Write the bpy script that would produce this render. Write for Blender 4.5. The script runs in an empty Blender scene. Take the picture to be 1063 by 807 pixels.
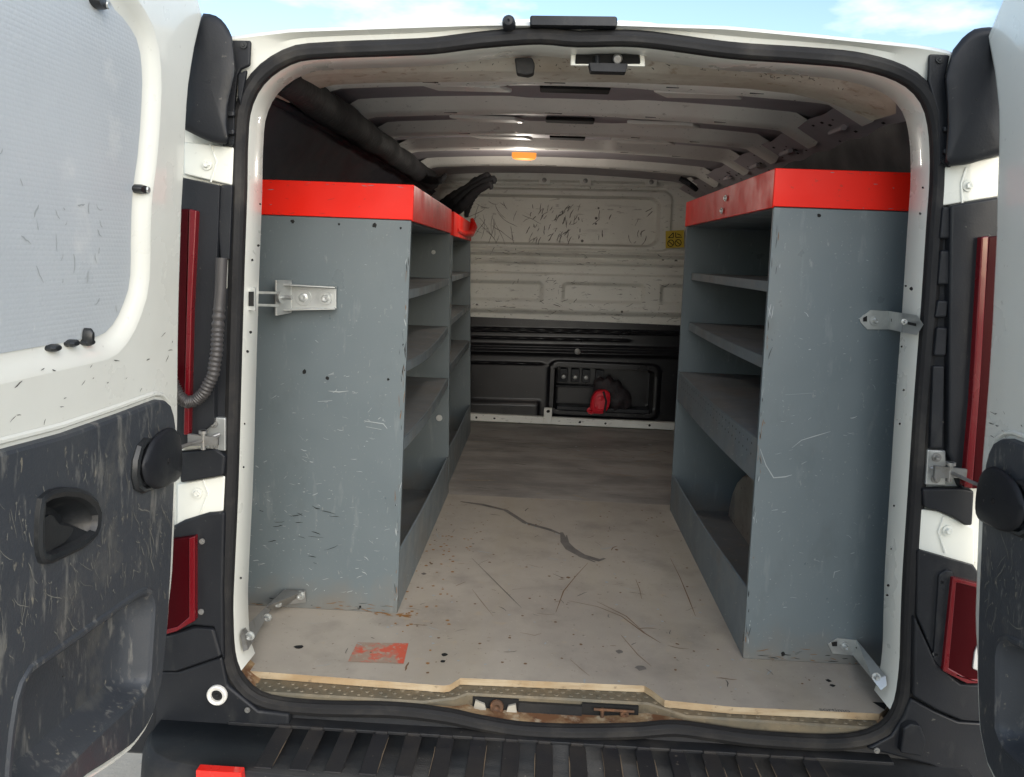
import bpy, math, random
from mathutils import Vector as V
from mathutils.geometry import tessellate_polygon
random.seed(7)
sc = bpy.context.scene
COL = sc.collection
# ------------------------------------------------------------------ camera model
F, CX, CY, H, ZF = 850.0, 531.5, 347.0, 1.48, 0.56
_d = V((36, -80, 850)).normalized()
_r = V((1, .042, 0)); _r.z = -(_r.x*_d.x + _r.y*_d.y)/_d.z; _r.normalize()
_u = _r.cross(_d)
EYE = V((0, 0, H))
def ray(px, py):
    v = V(((px-CX)/F, (py-CY)/F, 1)); return V((_r.dot(v), _d.dot(v), _u.dot(v)))
def at(px, py, X=None, Y=None, Z=None, pl=None):
    w = ray(px, py)
    if X is not None: t = X/w.x
    elif Y is not None: t = Y/w.y
    elif Z is not None: t = (Z-H)/w.z
    else: t = (pl[0]-EYE).dot(pl[1])/w.dot(pl[1])
    return EYE + w*t
XC = .062
# ------------------------------------------------------------------ mesh builder
class MB:
    def __init__(s): s.v = []; s.f = []; s.m = []
    def add(s, vs, fs, m=0):
        o = len(s.v); s.v += [V(p) for p in vs]
        for f in fs: s.f.append([o+i for i in f]); s.m.append(m)
    def box(s, x0, x1, y0, y1, z0, z1, m=0):
        s.hexa([(x0,y0,z0),(x1,y0,z0),(x1,y1,z0),(x0,y1,z0),(x0,y0,z1),(x1,y0,z1),(x1,y1,z1),(x0,y1,z1)], m)
    def hexa(s, p, m=0):
        s.add(p, [(3,2,1,0),(4,5,6,7),(0,1,5,4),(1,2,6,5),(2,3,7,6),(3,0,4,7)], m)
    def slab(s, quad, off, m=0):          # quad of 4 points thickened along off
        q = [V(p) for p in quad]; off = V(off)
        s.hexa(q + [p+off for p in q], m)
    def prism(s, pts, off, m=0):          # any polygon (list of 3D points) extruded along off
        pts = [V(p) for p in pts]; off = V(off); n = len(pts)
        tr = tessellate_polygon([pts])
        s.add(pts, tr, m); s.add([p+off for p in pts], [t[::-1] for t in tr], m)
        s.add(pts+[p+off for p in pts], [(i, (i+1)%n, n+(i+1)%n, n+i) for i in range(n)], m)
    def plate(s, outer, holes, fr, w0, th, m=0, mh=None):   # 2D outline with holes in frame (O,U,Vv,N)
        O, U, W, N = fr
        mp = lambda p, w: O+U*p[0]+W*p[1]+N*w
        loops = [[V((a, b, 0)) for a, b in outer]] + [[V((a, b, 0)) for a, b in h] for h in holes]
        tr = tessellate_polygon(loops)
        flat = [p for l in loops for p in l]
        s.add([mp(p, w0) for p in flat], tr, m)
        s.add([mp(p, w0-th) for p in flat], tr, m)
        for k, l in enumerate(loops):
            n = len(l); s.add([mp(p, w0) for p in l]+[mp(p, w0-th) for p in l], [(i,(i+1)%n,n+(i+1)%n,n+i) for i in range(n)], m if k == 0 or mh is None else mh)
    def rings(s, loops, m=0, closed=True, cap0=False, cap1=False):
        n = len(loops[0]); o = len(s.v)
        for l in loops: s.v += [V(p) for p in l]
        for k in range(len(loops)-1):
            for i in range(n if closed else n-1):
                j = (i+1) % n
                s.f.append([o+k*n+i, o+k*n+j, o+(k+1)*n+j, o+(k+1)*n+i]); s.m.append(m)
        if cap0: s.f.append([o+i for i in range(n)][::-1]); s.m.append(m)
        if cap1: s.f.append([o+(len(loops)-1)*n+i for i in range(n)]); s.m.append(m)
    def grid(s, fn, nu, nv, m=0):
        s.rings([[fn(i/nu, j/nv) for i in range(nu+1)] for j in range(nv+1)], m, closed=False)
    def tube(s, path, r, n=10, m=0, caps=True):
        path = [V(p) for p in path]; L = []
        rr = r if isinstance(r, (list, tuple)) else [r]*len(path)
        t0 = (path[1]-path[0]).normalized(); a = t0.orthogonal().normalized()
        for i, p in enumerate(path):
            t = (path[min(i+1, len(path)-1)]-path[max(i-1, 0)]).normalized()
            a = (a - t*a.dot(t)).normalized(); b = t.cross(a)
            L.append([p+(a*math.cos(2*math.pi*k/n)+b*math.sin(2*math.pi*k/n))*rr[i] for k in range(n)])
        s.rings(L, m, True, caps, caps)
    def cyl(s, p0, p1, r0, r1=None, n=16, m=0):
        p0, p1 = V(p0), V(p1); s.tube([p0, p1], [r0, r1 if r1 is not None else r0], n, m)
    def lathe(s, O, N, prof, n=20, m=0):  # profile (radius, height) about axis N at O
        O, N = V(O), V(N).normalized(); a = N.orthogonal().normalized(); b = N.cross(a)
        s.rings([[O+N*h+(a*math.cos(2*math.pi*k/n)+b*math.sin(2*math.pi*k/n))*r for k in range(n)] for r, h in prof], m, True, False, True)
    def strokes(s, polys, fr, width, m=0, lift=.0005):
        O, U, W, N = fr
        for kk, pl in enumerate(polys):
            s.lc = getattr(s, 'lc', 0)+1; lift_ = lift+(s.lc % 60)*1.5e-5
            wd = width*random.uniform(.5, 1.3); L = []
            n = len(pl)
            for i, p in enumerate(pl):
                q0, q1 = pl[max(i-1, 0)], pl[min(i+1, n-1)]
                dx, dy = q1[0]-q0[0], q1[1]-q0[1]; l = math.hypot(dx, dy) or 1e-6
                k = wd*.5*(.35 if i in (0, n-1) else random.uniform(.6, 1.3))
                a = (p[0]-dy/l*k, p[1]+dx/l*k); b = (p[0]+dy/l*k, p[1]-dx/l*k)
                L.append([O+U*a[0]+W*a[1]+N*lift_, O+U*b[0]+W*b[1]+N*lift_])
            s.rings(L, m, closed=False)
    def dots(s, pts, fr, r, m=0, lift=.0006, n=7):
        O, U, W, N = fr
        for p in pts:
            rr = r*random.uniform(.6, 1.3); ph = random.random()*6; s.ld = getattr(s, 'ld', 0)+1; lf = lift+.0009*(m not in (1,2) or False)*0+(s.ld % 50)*1.3e-5
            s.add([O+U*(p[0]+rr*math.cos(ph+2*math.pi*k/n)*random.uniform(.7,1.2))+W*(p[1]+rr*math.sin(ph+2*math.pi*k/n)*random.uniform(.7,1.2))+N*lf for k in range(n)], [tuple(range(n))], m)
    def build(s, name, mats, parent=None, bevel=0, seg=2, smooth=True, ang=35, recalc=True, subsurf=0):
        org = parent['_o'] if parent is not None else (0, 0, 0)
        org = V(org)
        me = bpy.data.meshes.new(name)
        me.from_pydata([p-org for p in s.v], [], s.f)
        for mt in (mats if isinstance(mats, (list, tuple)) else [mats]): me.materials.append(mt)
        me.polygons.foreach_set('material_index', s.m)
        import bmesh
        bm = bmesh.new(); bm.from_mesh(me)
        bmesh.ops.remove_doubles(bm, verts=bm.verts, dist=1e-5)
        if recalc: bmesh.ops.recalc_face_normals(bm, faces=bm.faces)
        bm.to_mesh(me); bm.free()
        if smooth:
            me.polygons.foreach_set('use_smooth', [True]*len(me.polygons)); me.set_sharp_from_angle(angle=math.radians(ang))
        ob = bpy.data.objects.new(name, me); COL.objects.link(ob)
        if parent is not None: ob.parent = parent
        ob['_o'] = tuple(org)
        if bevel:
            b = ob.modifiers.new('bevel', 'BEVEL'); b.width = bevel; b.segments = seg; b.limit_method = 'ANGLE'; b.angle_limit = math.radians(40); b.harden_normals = True
        if subsurf:
            b = ob.modifiers.new('sub', 'SUBSURF'); b.levels = b.render_levels = subsurf
        return ob
def tag(o, label=None, cat=None, group=None, kind=None):
    for k, v in (('label', label), ('category', cat), ('group', group), ('kind', kind)):
        if v: o[k] = v
    return o
def empty(name, loc, label, cat, group=None):
    o = bpy.data.objects.new(name, None); COL.objects.link(o); o.location = loc; o.empty_display_size = .05
    o['_o'] = tuple(loc); return tag(o, label, cat, group)
def curve3(P, n=24):                      # Catmull-Rom through 3D points
    P = [V(p) for p in P]; P = [2*P[0]-P[1]]+P+[2*P[-1]-P[-2]]; out = []
    for i in range(1, len(P)-2):
        m = n//(len(P)-3)
        for k in range(m+(i == len(P)-3)):
            t = k/m; a, b, c, d = P[i-1:i+3]
            out.append(.5*((2*b)+(c-a)*t+(2*a-5*b+4*c-d)*t*t+(3*b-a-3*c+d)*t**3))
    return out
def rad3(R_, n):                          # radii interpolated to n points, with slight creasing
    return [lerp(R_[int(u)], R_[min(int(u)+1, len(R_)-1)], u-int(u))*(1+.07*math.sin(i*2.1)) for i, u in [(i, i*(len(R_)-1)/(n-1)) for i in range(n)]]
def lerp(a, b, t): return a+(b-a)*t
def smooth_loop(pts, n):                  # closed Catmull-Rom through 2D points, evenly resampled
    N = len(pts); P = []
    for i in range(N):
        p0, p1, p2, p3 = [V((*pts[(i+k-1) % N], 0)) for k in range(4)]
        for k in range(12):
            t = k/12
            P.append(.5*((2*p1)+(p2-p0)*t+(2*p0-5*p1+4*p2-p3)*t*t+(3*p1-p0-3*p2+p3)*t**3))
    return resample([(p.x, p.y) for p in P], n)
def resample(P, n):
    N = len(P); L = [0]
    for i in range(N): L.append(L[-1]+math.dist(P[i], P[(i+1) % N]))
    out = []; j = 0
    for k in range(n):
        t = L[-1]*k/n
        while L[j+1] < t: j += 1
        f = (t-L[j])/max(1e-9, L[j+1]-L[j]); a, b = P[j], P[(j+1) % N]
        out.append((lerp(a[0], b[0], f), lerp(a[1], b[1], f)))
    return out
def rounded(poly, r, k=5):                # round the corners of a 2D polygon
    out = []; n = len(poly)
    for i in range(n):
        p0, p1, p2 = V(poly[i-1]), V(poly[i]), V(poly[(i+1) % n])
        a, b = (p0-p1), (p2-p1); d = min(r, a.length*.49, b.length*.49)
        a = p1+a.normalized()*d; b = p1+b.normalized()*d
        for j in range(k+1):
            t = j/k; q = a*(1-t)**2+p1*2*t*(1-t)+b*t*t; out.append((q.x, q.y))
    return out
def inside(p, poly):
    c = False; n = len(poly)
    for i in range(n):
        (x0, y0), (x1, y1) = poly[i-1], poly[i]
        if (y0 > p[1]) != (y1 > p[1]) and p[0] < (x1-x0)*(p[1]-y0)/(y1-y0)+x0: c = not c
    return c
def area(poly): return sum(poly[i-1][0]*poly[i][1]-poly[i][0]*poly[i-1][1] for i in range(len(poly)))/2
def offset(poly, d):                      # outward offset of a closed 2D loop
    n = len(poly); sg = 1 if area(poly) > 0 else -1; out = []
    for i in range(n):
        a, b = poly[i-1], poly[(i+1) % n]; dx, dy = b[0]-a[0], b[1]-a[1]; l = math.hypot(dx, dy) or 1
        out.append((poly[i][0]+sg*dy/l*d, poly[i][1]-sg*dx/l*d))
    return out
def wiggle(x, y, ang, length, bend, n=6):
    pts = []; a = ang
    for i in range(n+1):
        pts.append((x, y)); x += math.cos(a)*length/n; y += math.sin(a)*length/n; a += random.uniform(-bend, bend)
    return pts
# ------------------------------------------------------------------ materials
def S(h):
    c = [int(h[i:i+2], 16)/255 for i in (0, 2, 4)]
    return tuple(x/12.92 if x <= .04045 else ((x+.055)/1.055)**2.4 for x in c)
def M(name, col, rough=.5, metal=0, coat=0, layers=(), bump=None, emit=None, rvar=.12, spec=.5, trans=0, foot=None, dent=None):
    m = bpy.data.materials.new(name); m.use_nodes = True; nt = m.node_tree; N = nt.nodes; L = nt.links
    b = N['Principled BSDF']; b.inputs['Roughness'].default_value = rough; b.inputs['Metallic'].default_value = metal
    b.inputs['Coat Weight'].default_value = coat; b.inputs['Specular IOR Level'].default_value = spec; b.inputs['Transmission Weight'].default_value = trans
    tc = N.new('ShaderNodeTexCoord'); co = tc.outputs['Object']
    rgb = N.new('ShaderNodeRGB'); rgb.outputs[0].default_value = (*col, 1); cur = rgb.outputs[0]
    for k, (scale, lo, hi, amt, c2, *rest) in enumerate(layers):
        st = rest[0] if rest else (1, 1, 1); det = rest[1] if len(rest) > 1 else 6
        mp = N.new('ShaderNodeMapping'); mp.inputs['Scale'].default_value = st; mp.inputs['Location'].default_value = (3.1*k, 1.7*k, .7*k)
        L.new(co, mp.inputs[0])
        no = N.new('ShaderNodeTexNoise'); no.inputs['Scale'].default_value = scale; no.inputs['Detail'].default_value = det; no.inputs['Roughness'].default_value = .62
        L.new(mp.outputs[0], no.inputs['Vector'])
        mr = N.new('ShaderNodeMapRange'); mr.inputs['From Min'].default_value = lo; mr.inputs['From Max'].default_value = hi; mr.inputs['To Max'].default_value = amt
        L.new(no.outputs['Fac'], mr.inputs['Value'])
        mx = N.new('ShaderNodeMix'); mx.data_type = 'RGBA'; L.new(mr.outputs[0], mx.inputs['Factor'])
        L.new(cur, mx.inputs['A']); mx.inputs['B'].default_value = (*c2, 1); cur = mx.outputs['Result']
    if foot:                               # dirt splashed up from the floor, ragged upper limit
        sp = N.new('ShaderNodeSeparateXYZ'); L.new(co, sp.inputs[0]); nf = N.new('ShaderNodeTexNoise'); nf.inputs['Scale'].default_value = 14; nf.inputs['Detail'].default_value = 7; L.new(co, nf.inputs['Vector'])
        ma = N.new('ShaderNodeMath'); ma.operation = 'MULTIPLY_ADD'; ma.inputs[1].default_value = foot[0]*2; L.new(nf.outputs['Fac'], ma.inputs[0]); mz = N.new('ShaderNodeMath'); mz.operation = 'MULTIPLY'; mz.inputs[1].default_value = -1; L.new(sp.outputs['Z'], mz.inputs[0]); L.new(mz.outputs[0], ma.inputs[2])
        mr = N.new('ShaderNodeMapRange'); mr.inputs['From Min'].default_value = 0; mr.inputs['From Max'].default_value = foot[0]; mr.inputs['To Max'].default_value = foot[1]; L.new(ma.outputs[0], mr.inputs['Value'])
        mx = N.new('ShaderNodeMix'); mx.data_type = 'RGBA'; L.new(mr.outputs[0], mx.inputs['Factor']); L.new(cur, mx.inputs['A']); mx.inputs['B'].default_value = (*foot[2], 1); cur = mx.outputs['Result']
    L.new(cur, b.inputs['Base Color'])
    no = N.new('ShaderNodeTexNoise'); no.inputs['Scale'].default_value = 9; no.inputs['Detail'].default_value = 5; L.new(co, no.inputs['Vector'])
    mr = N.new('ShaderNodeMapRange'); mr.inputs['From Min'].default_value = .3; mr.inputs['From Max'].default_value = .7
    mr.inputs['To Min'].default_value = max(.03, rough-rvar); mr.inputs['To Max'].default_value = min(1, rough+rvar); L.new(no.outputs['Fac'], mr.inputs['Value']); L.new(mr.outputs[0], b.inputs['Roughness'])
    if bump:
        nb = N.new('ShaderNodeTexNoise'); nb.inputs['Scale'].default_value = bump[0]; nb.inputs['Detail'].default_value = 4; L.new(co, nb.inputs['Vector'])
        bp = N.new('ShaderNodeBump'); bp.inputs['Strength'].default_value = bump[1]; bp.inputs['Distance'].default_value = bump[2] if len(bump) > 2 else .002
        L.new(nb.outputs['Fac'], bp.inputs['Height']); L.new(bp.outputs[0], b.inputs['Normal'])
        if dent:
            nd = N.new('ShaderNodeTexNoise'); nd.inputs['Scale'].default_value = dent[0]; nd.inputs['Detail'].default_value = 1; L.new(co, nd.inputs['Vector'])
            bd_ = N.new('ShaderNodeBump'); bd_.inputs['Strength'].default_value = dent[1]; bd_.inputs['Distance'].default_value = dent[2]; L.new(nd.outputs['Fac'], bd_.inputs['Height']); L.new(bd_.outputs[0], bp.inputs['Normal'])
    if emit:
        b.inputs['Emission Color'].default_value = (*emit[0], 1); b.inputs['Emission Strength'].default_value = emit[1]
    return m
mat = {}
mat['white'] = M('white_paint', (.74,.75,.69), .32, coat=.5, layers=[(3,.45,.75,.25,(.55,.54,.46)),(60,.66,.74,.35,(.28,.25,.2))], bump=(6,.05,.01))
mat['white_in'] = M('dusty_white_paint', (.80,.79,.74), .5, coat=.1, layers=[(4,.4,.7,.4,(.56,.54,.5)),(26,.64,.72,.5,(.25,.22,.19)),(90,.64,.7,.6,(.1,.09,.08))], bump=(12,.15,.004))
mat['bulk'] = M('scuffed_white_bulkhead', (.68,.68,.63), .55, layers=[(3,.4,.7,.5,(.50,.495,.46)),(7,.60,.72,.4,(.30,.29,.27),(.35,1,2)),(30,.62,.69,.55,(.16,.15,.14),(.5,1,1.8)),(80,.64,.69,.8,(.07,.065,.06),(.4,1,1.6))], bump=(14,.2,.004))
mat['header'] = M('dusty_header_paint', (.58,.55,.47), .6, layers=[(5,.4,.62,.75,(.36,.30,.23)),(26,.58,.66,.6,(.25,.17,.10)),(70,.64,.7,.6,(.12,.09,.07))], bump=(20,.2,.003))
mat['skin'] = M('roof_skin_primer', (.38,.35,.375), .6, layers=[(3,.4,.7,.5,(.22,.20,.215))], bump=(10,.2,.005))
mat['seal'] = M('black_rubber', (.014,.014,.015), .72, spec=.35, layers=[(8,.5,.75,.4,(.10,.09,.075))], bump=(80,.3,.002))
mat['plastic'] = M('black_plastic', (.011,.0125,.016), .5, spec=.35, layers=[(5,.45,.75,.3,(.03,.033,.036)),(16,.58,.72,.3,(.07,.07,.065),(1,1,.4)),(70,.67,.72,.5,(.16,.15,.13))], bump=(260,.25,.001))
mat['bumper'] = M('bumper_plastic', (.014,.015,.017), .6, spec=.35, layers=[(7,.5,.75,.5,(.065,.058,.05)),(90,.68,.73,.6,(.2,.18,.15))], bump=(300,.3,.001))
mat['bumper_r'] = M('bumper_strip_plastic', (.017,.017,.019), .6, spec=.35, layers=[(6,.45,.7,.5,(.05,.042,.033)),(60,.66,.72,.5,(.2,.17,.13))], bump=(300,.3,.001))
mat['mud'] = M('dried_mud', (.15,.11,.07), .9)
mat['trim'] = M('grey_door_trim', (.040,.046,.055), .48, layers=[(4,.45,.75,.4,(.075,.078,.08)),(7,.58,.74,.45,(.19,.18,.15),(1,1,.6)),(18,.60,.70,.55,(.24,.235,.21),(1,1.5,.5)),(44,.59,.68,.5,(.21,.205,.185),(1,1,.2)),(60,.64,.7,.6,(.3,.27,.2),(1,1,.45))], bump=(220,.4,.001))
mat['trim_dark'] = M('dark_handle_plastic', (.016,.018,.02), .38, layers=[(20,.6,.75,.4,(.09,.09,.085))], bump=(200,.2,.001))
mat['scr'] = M('pale_scratch', (.17,.168,.15), .8)
mat['scr_w'] = M('white_scratch', (.33,.36,.365), .7)
mat['scr_k'] = M('black_scratch', (.07,.065,.06), .7)
mat['scr_b'] = M('brown_scratch', (.16,.09,.045), .8)
mat['scr_d'] = M('dark_stain', (.12,.11,.10), .7, layers=[(20,.4,.6,.6,(.2,.18,.16))])
mat['grey'] = M('grey_shelf_paint', (.124,.152,.163), .42, layers=[(2.5,.35,.7,.35,(.105,.135,.152)),(40,.66,.72,.35,(.35,.36,.34),(2,2,.6)),(9,.60,.75,.4,(.085,.10,.105),(1,1,.5)),(18,.60,.70,.35,(.22,.25,.255),(1.6,1,.35)),(140,.66,.70,.5,(.3,.32,.31))], bump=(30,.08,.003), foot=(.09,.55,(.17,.145,.115)), dent=(2.6,.5,.012), rvar=.16)
mat['grey_d'] = M('worn_grey_shelf', (.165,.2,.22), .5, layers=[(6,.5,.7,.5,(.2,.18,.15)),(50,.63,.7,.6,(.3,.28,.24))], bump=(30,.15,.003))
mat['shelf_top'] = M('dusty_shelf_surface', (.18,.19,.195), .65, layers=[(8,.46,.68,.55,(.21,.185,.155)),(40,.6,.68,.5,(.32,.28,.22))], bump=(30,.2,.003))
mat['red'] = M('red_paint', (.80,.016,.006), .45, layers=[(4,.5,.8,.25,(.55,.015,.01)),(45,.66,.71,.5,(.35,.05,.035)),(11,.6,.75,.15,(.6,.05,.03))], spec=.25, bump=(25,.08,.003), dent=(5,.4,.006), rvar=.15)
mat['red_worn'] = M('worn_red_mark', (.38,.03,.02), .6)
mat['liner'] = M('dark_wall_liner', (.016,.018,.026), .6, layers=[(3,.4,.7,.5,(.024,.026,.034)),(60,.68,.72,.4,(.06,.06,.06))], bump=(120,.3,.001))
mat['duct'] = M('black_padded_cloth', (.008,.008,.010), .85, bump=(60,.5,.004))
mat['blackpanel'] = M('black_lower_panel', (.006,.006,.008), .33, layers=[(8,.5,.75,.4,(.018,.018,.02)),(60,.66,.7,.6,(.09,.085,.08))], bump=(60,.1,.002), rvar=.06)
mat['ply'] = M('grey_plywood', (.43,.385,.32), .6, layers=[(1.1,.46,.62,.6,(.25,.225,.195)),(1.6,.38,.66,.6,(.34,.30,.255)),(5,.52,.72,.6,(.20,.18,.155)),(2.2,.5,.7,.5,(.36,.31,.23),(3,.6,1)),(16,.62,.72,.5,(.42,.33,.22)),(70,.64,.7,.7,(.13,.10,.075)),(120,.68,.71,.8,(.55,.5,.42))], bump=(50,.25,.002))
mat['ply2'] = M('dark_dirty_plywood', (.335,.31,.28), .6, layers=[(2.4,.40,.60,.75,(.175,.162,.15),(1,2.5,1)),(10,.55,.72,.5,(.22,.18,.14),(1,3,1)),(80,.66,.7,.6,(.4,.37,.32))], bump=(50,.25,.002))
mat['plyedge'] = M('raw_plywood_edge', (.44,.36,.245), .75, layers=[(5,.44,.6,.75,(.33,.22,.11)),(30,.45,.65,.6,(.25,.17,.09),(.3,1,3)),(70,.6,.7,.6,(.12,.09,.06))], bump=(60,.3,.002))
mat['tread'] = M('dirty_tread_plate', (.15,.135,.10), .55, metal=.35, layers=[(7,.42,.62,.7,(.26,.205,.13)),(30,.55,.68,.6,(.10,.085,.06)),(90,.66,.7,.5,(.4,.34,.22))], bump=(40,.4,.003))
mat['rust'] = M('rusty_sill', (.34,.24,.13), .8, layers=[(14,.42,.58,.9,(.13,.05,.018)),(30,.55,.65,.7,(.45,.38,.27)),(60,.62,.68,.7,(.06,.03,.02))], bump=(40,.6,.003))
mat['rust_dark'] = M('dark_rust', (.085,.045,.025), .8, layers=[(60,.5,.65,.7,(.2,.09,.04))], bump=(120,.5,.002))
mat['bulk_scr'] = M('grey_bulkhead_scuff', (.13,.125,.115), .7)
mat['zinc'] = M('zinc_plate', (.52,.54,.53), .42, metal=.75, layers=[(20,.5,.7,.5,(.34,.35,.34))], bump=(40,.15,.002))
mat['zinc_d'] = M('dull_steel', (.30,.30,.29), .5, metal=.7, layers=[(30,.5,.7,.6,(.16,.14,.11))])
mat['hole'] = M('dark_hole', (.006,.006,.006), .9)
mat['lens'] = M('red_lens', (.04,.0012,.003), .4, spec=.08)
mat['lens_e'] = M('red_lens_edge', (.14,.0025,.007), .25, coat=.2)
mat['refl'] = M('red_reflector', (.8,.02,.012), .2, coat=1)
mat['lamp'] = M('lit_lamp_lens', (.10,.035,.006), .5, spec=.1, emit=((1,.34,.06), .42))
mat['clear'] = M('chrome_bulb', (.8,.8,.78), .2, metal=.5)
mat['yellow'] = M('yellow_label', (.55,.40,.03), .5)
mat['sticker'] = M('worn_red_sticker', (.55,.10,.055), .55, layers=[(9,.46,.52,.9,(.30,.25,.19)),(60,.55,.6,.8,(.36,.31,.24))])
mat['redcloth'] = M('red_bag_end', (.62,.015,.03), .5, bump=(40,.4,.004))
mat['darkcloth'] = M('dark_bag_cloth', (.018,.014,.016), .7, layers=[(30,.55,.7,.6,(.07,.02,.025))], bump=(50,.6,.006))
mat['hose'] = M('corrugated_hose', (.045,.042,.042), .5, bump=(80,.2,.001))
mat['arch'] = M('wheel_arch_paint', (.42,.40,.34), .6, layers=[(6,.45,.65,.6,(.22,.19,.15)),(40,.6,.68,.6,(.1,.08,.06))])
mat['ground'] = M('pale_pavement', (.46,.42,.35), .9, layers=[(3,.4,.7,.5,(.36,.32,.26)),(30,.5,.65,.5,(.44,.39,.32)),(120,.6,.7,.5,(.15,.13,.11))], bump=(60,.6,.004))
def panel_mat():                          # blanked window: pale grey board with rows of small embossed dashes
    m = M('dimpled_window_panel', (.48,.515,.535), .38, layers=[(3,.4,.7,.4,(.40,.435,.46)),(9,.58,.75,.5,(.66,.67,.65)),(60,.68,.73,.6,(.6,.62,.6),(1,1,.5))])
    nt = m.node_tree; N = nt.nodes; L = nt.links
    tc = N.new('ShaderNodeTexCoord'); sp = N.new('ShaderNodeSeparateXYZ'); L.new(tc.outputs['Object'], sp.inputs[0])
    cb = N.new('ShaderNodeCombineXYZ'); L.new(sp.outputs['Y'], cb.inputs[0]); L.new(sp.outputs['Z'], cb.inputs[1])
    br = N.new('ShaderNodeTexBrick'); br.inputs['Scale'].default_value = 62; br.inputs['Mortar Size'].default_value = .17; br.inputs['Mortar Smooth'].default_value = 1
    br.inputs['Brick Width'].default_value = .62; br.inputs['Row Height'].default_value = .44
    br.inputs['Color1'].default_value = (1,1,1,1); br.inputs['Color2'].default_value = (1,1,1,1); br.inputs['Mortar'].default_value = (0,0,0,1)
    L.new(cb.outputs[0], br.inputs['Vector'])
    bp = N.new('ShaderNodeBump'); bp.inputs['Strength'].default_value = .2; bp.inputs['Distance'].default_value = .0010
    L.new(br.outputs['Color'], bp.inputs['Height']); L.new(bp.outputs[0], N['Principled BSDF'].inputs['Normal'])
    return m
mat['panel'] = panel_mat()
XZ = lambda y, n=-1: (V((0, y, 0)), V((1,0,0)), V((0,0,1)), V((0,n,0)))     # frame facing the camera at depth y
def pix(pts, Y): return [at(a, b, Y=Y) for a, b in pts]
def pixprism(mb, pts, Y, depth, m=0): mb.prism(pix(pts, Y), (0, depth, 0), m)
def bolt(parent, p, n, r=.009, m='zinc', name='bolt', h=.008):
    b = MB(); n = V(n).normalized(); p = V(p)
    b.lathe(p, n, [(r,0),(r,.0018),(r*.98,.0024),(r*.62,.0024)], 18)
    b.lathe(p, n, [(r*.60,.002),(r*.60,h*.8),(r*.5,h),(r*.25,h),(.0001,h*.85)], 6)
    return b.build(name, mat[m], parent)

# ================================================================== SETTING
g = MB(); g.grid(lambda u, v: V((lerp(-400,400,u), lerp(-400,400,v), 0)), 2, 2)
tag(g.build('ground', mat['ground'], smooth=False), kind='structure')

# ================================================================== VAN
van = empty('white_van', (XC, 2.5, 0), 'white panel van seen from behind, both rear doors swung open on a shelved cargo bay', 'van')
YS = 1.61
sealpx = [(600,41),(664,41),(759,53),(831,58),(892,64),(938,78),(963,100),(973,131),(975,180),(971,240),(965,330),(958,420),(952,510),(946,600),(944,650),(942,700),(934,740),(912,763),(869,772),(785,768),(740,762),(700,757),(657,760),(595,761),(545,759),(516,755),(490,750),(462,744),(408,738),(327,736),(274,729),(249,711),(237,685),(234,640),(235,600),(239,510),(242,400),(245,290),(248,200),(249,149),(253,110),(270,79),(302,58),(339,53),(414,50),(451,48),(500,42),(559,38)]
loop = smooth_loop([(p.x, p.z) for p in pix(sealpx, YS)], 220)
if area(loop) < 0: loop = loop[::-1]
def swept(mb, prof, lp=loop, m=0, rng=None):
    mb.rings([[V((q[0], y, q[1])) for q in offset(lp, o)] for o, y in prof], m)
# rubber seal
s = MB(); prof = []
for k in range(37):
    a = 2*math.pi*k/36
    prof.append((.0012+.0142*math.cos(a)*(1+.10*math.cos(3*a)+.045*math.cos(9*a)), YS+.002+.013*math.sin(a)*(1+.045*math.cos(9*a))))
swept(s, prof)
swept(s, [(-.0100,YS+.004),(-.0118,YS+.006),(-.0125,YS+.012),(-.0110,YS+.016)])
s.build('door_seal', mat['seal'], van)
# rear frame: body-colour ring from seal out to the silhouette, and the reveal going in
rf = MB()
sil = [(-.90,.40),(-.925,.75),(-.915,1.15),(-.87,1.5),(-.79,1.76),(-.70,1.872)] + [(p.x, p.z) for p in pix([(240,31),(300,24),(413,20),(500,17),(638,17),(759,21),(855,30),(962,41),(989,46)], 1.58)] + [(.80,1.872),(.90,1.76),(.985,1.5),(1.035,1.15),(1.045,.75),(1.02,.40)]
cen = (XC, 1.2)
def by_angle(poly, ref):
    out = []
    for q in ref:
        dx, dy = q[0]-cen[0], q[1]-cen[1]; best = 1e9
        for i in range(len(poly)):
            (ax, ay), (bx, by) = poly[i-1], poly[i]; ex, ey = bx-ax, by-ay
            den = dx*ey-dy*ex
            if abs(den) < 1e-9: continue
            t = ((ax-cen[0])*ey-(ay-cen[1])*ex)/den; w = ((ax-cen[0])*dy-(ay-cen[1])*dx)/den
            if t > 0 and -1e-6 <= w <= 1.000001: best = min(best, t)
        out.append((cen[0]+dx*best, cen[1]+dy*best))
    return out
outer = by_angle(sil, loop)
def L3(lp, y): return [V((q[0], y, q[1])) for q in lp]
mid = [(lerp(a[0], b[0], .3), lerp(a[1], b[1], .3)) for a, b in zip(offset(loop, .02), outer)]
rf.rings([L3(offset(loop, -.005), YS+.012), L3(offset(loop, .010), YS+.010), L3(mid, YS+.004), L3(offset(outer, -.012), YS-.012), L3(offset(outer, -.004), YS-.005), L3(outer, YS+.008), L3(outer, YS+.05)])
for i, f in enumerate(rf.f):
    if sum(rf.v[j].z for j in f)/len(f) < .60: rf.m[i] = 1
rf.build('rear_frame', [mat['white'], mat['plastic']], van)
rv = MB()
i0 = min(range(220), key=lambda i: math.dist(loop[i], (XC, .5)))
seq = [(i0+k) % 220 for k in range(221)]
seq = [i for i in seq if loop[i][1] > .572]
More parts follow.
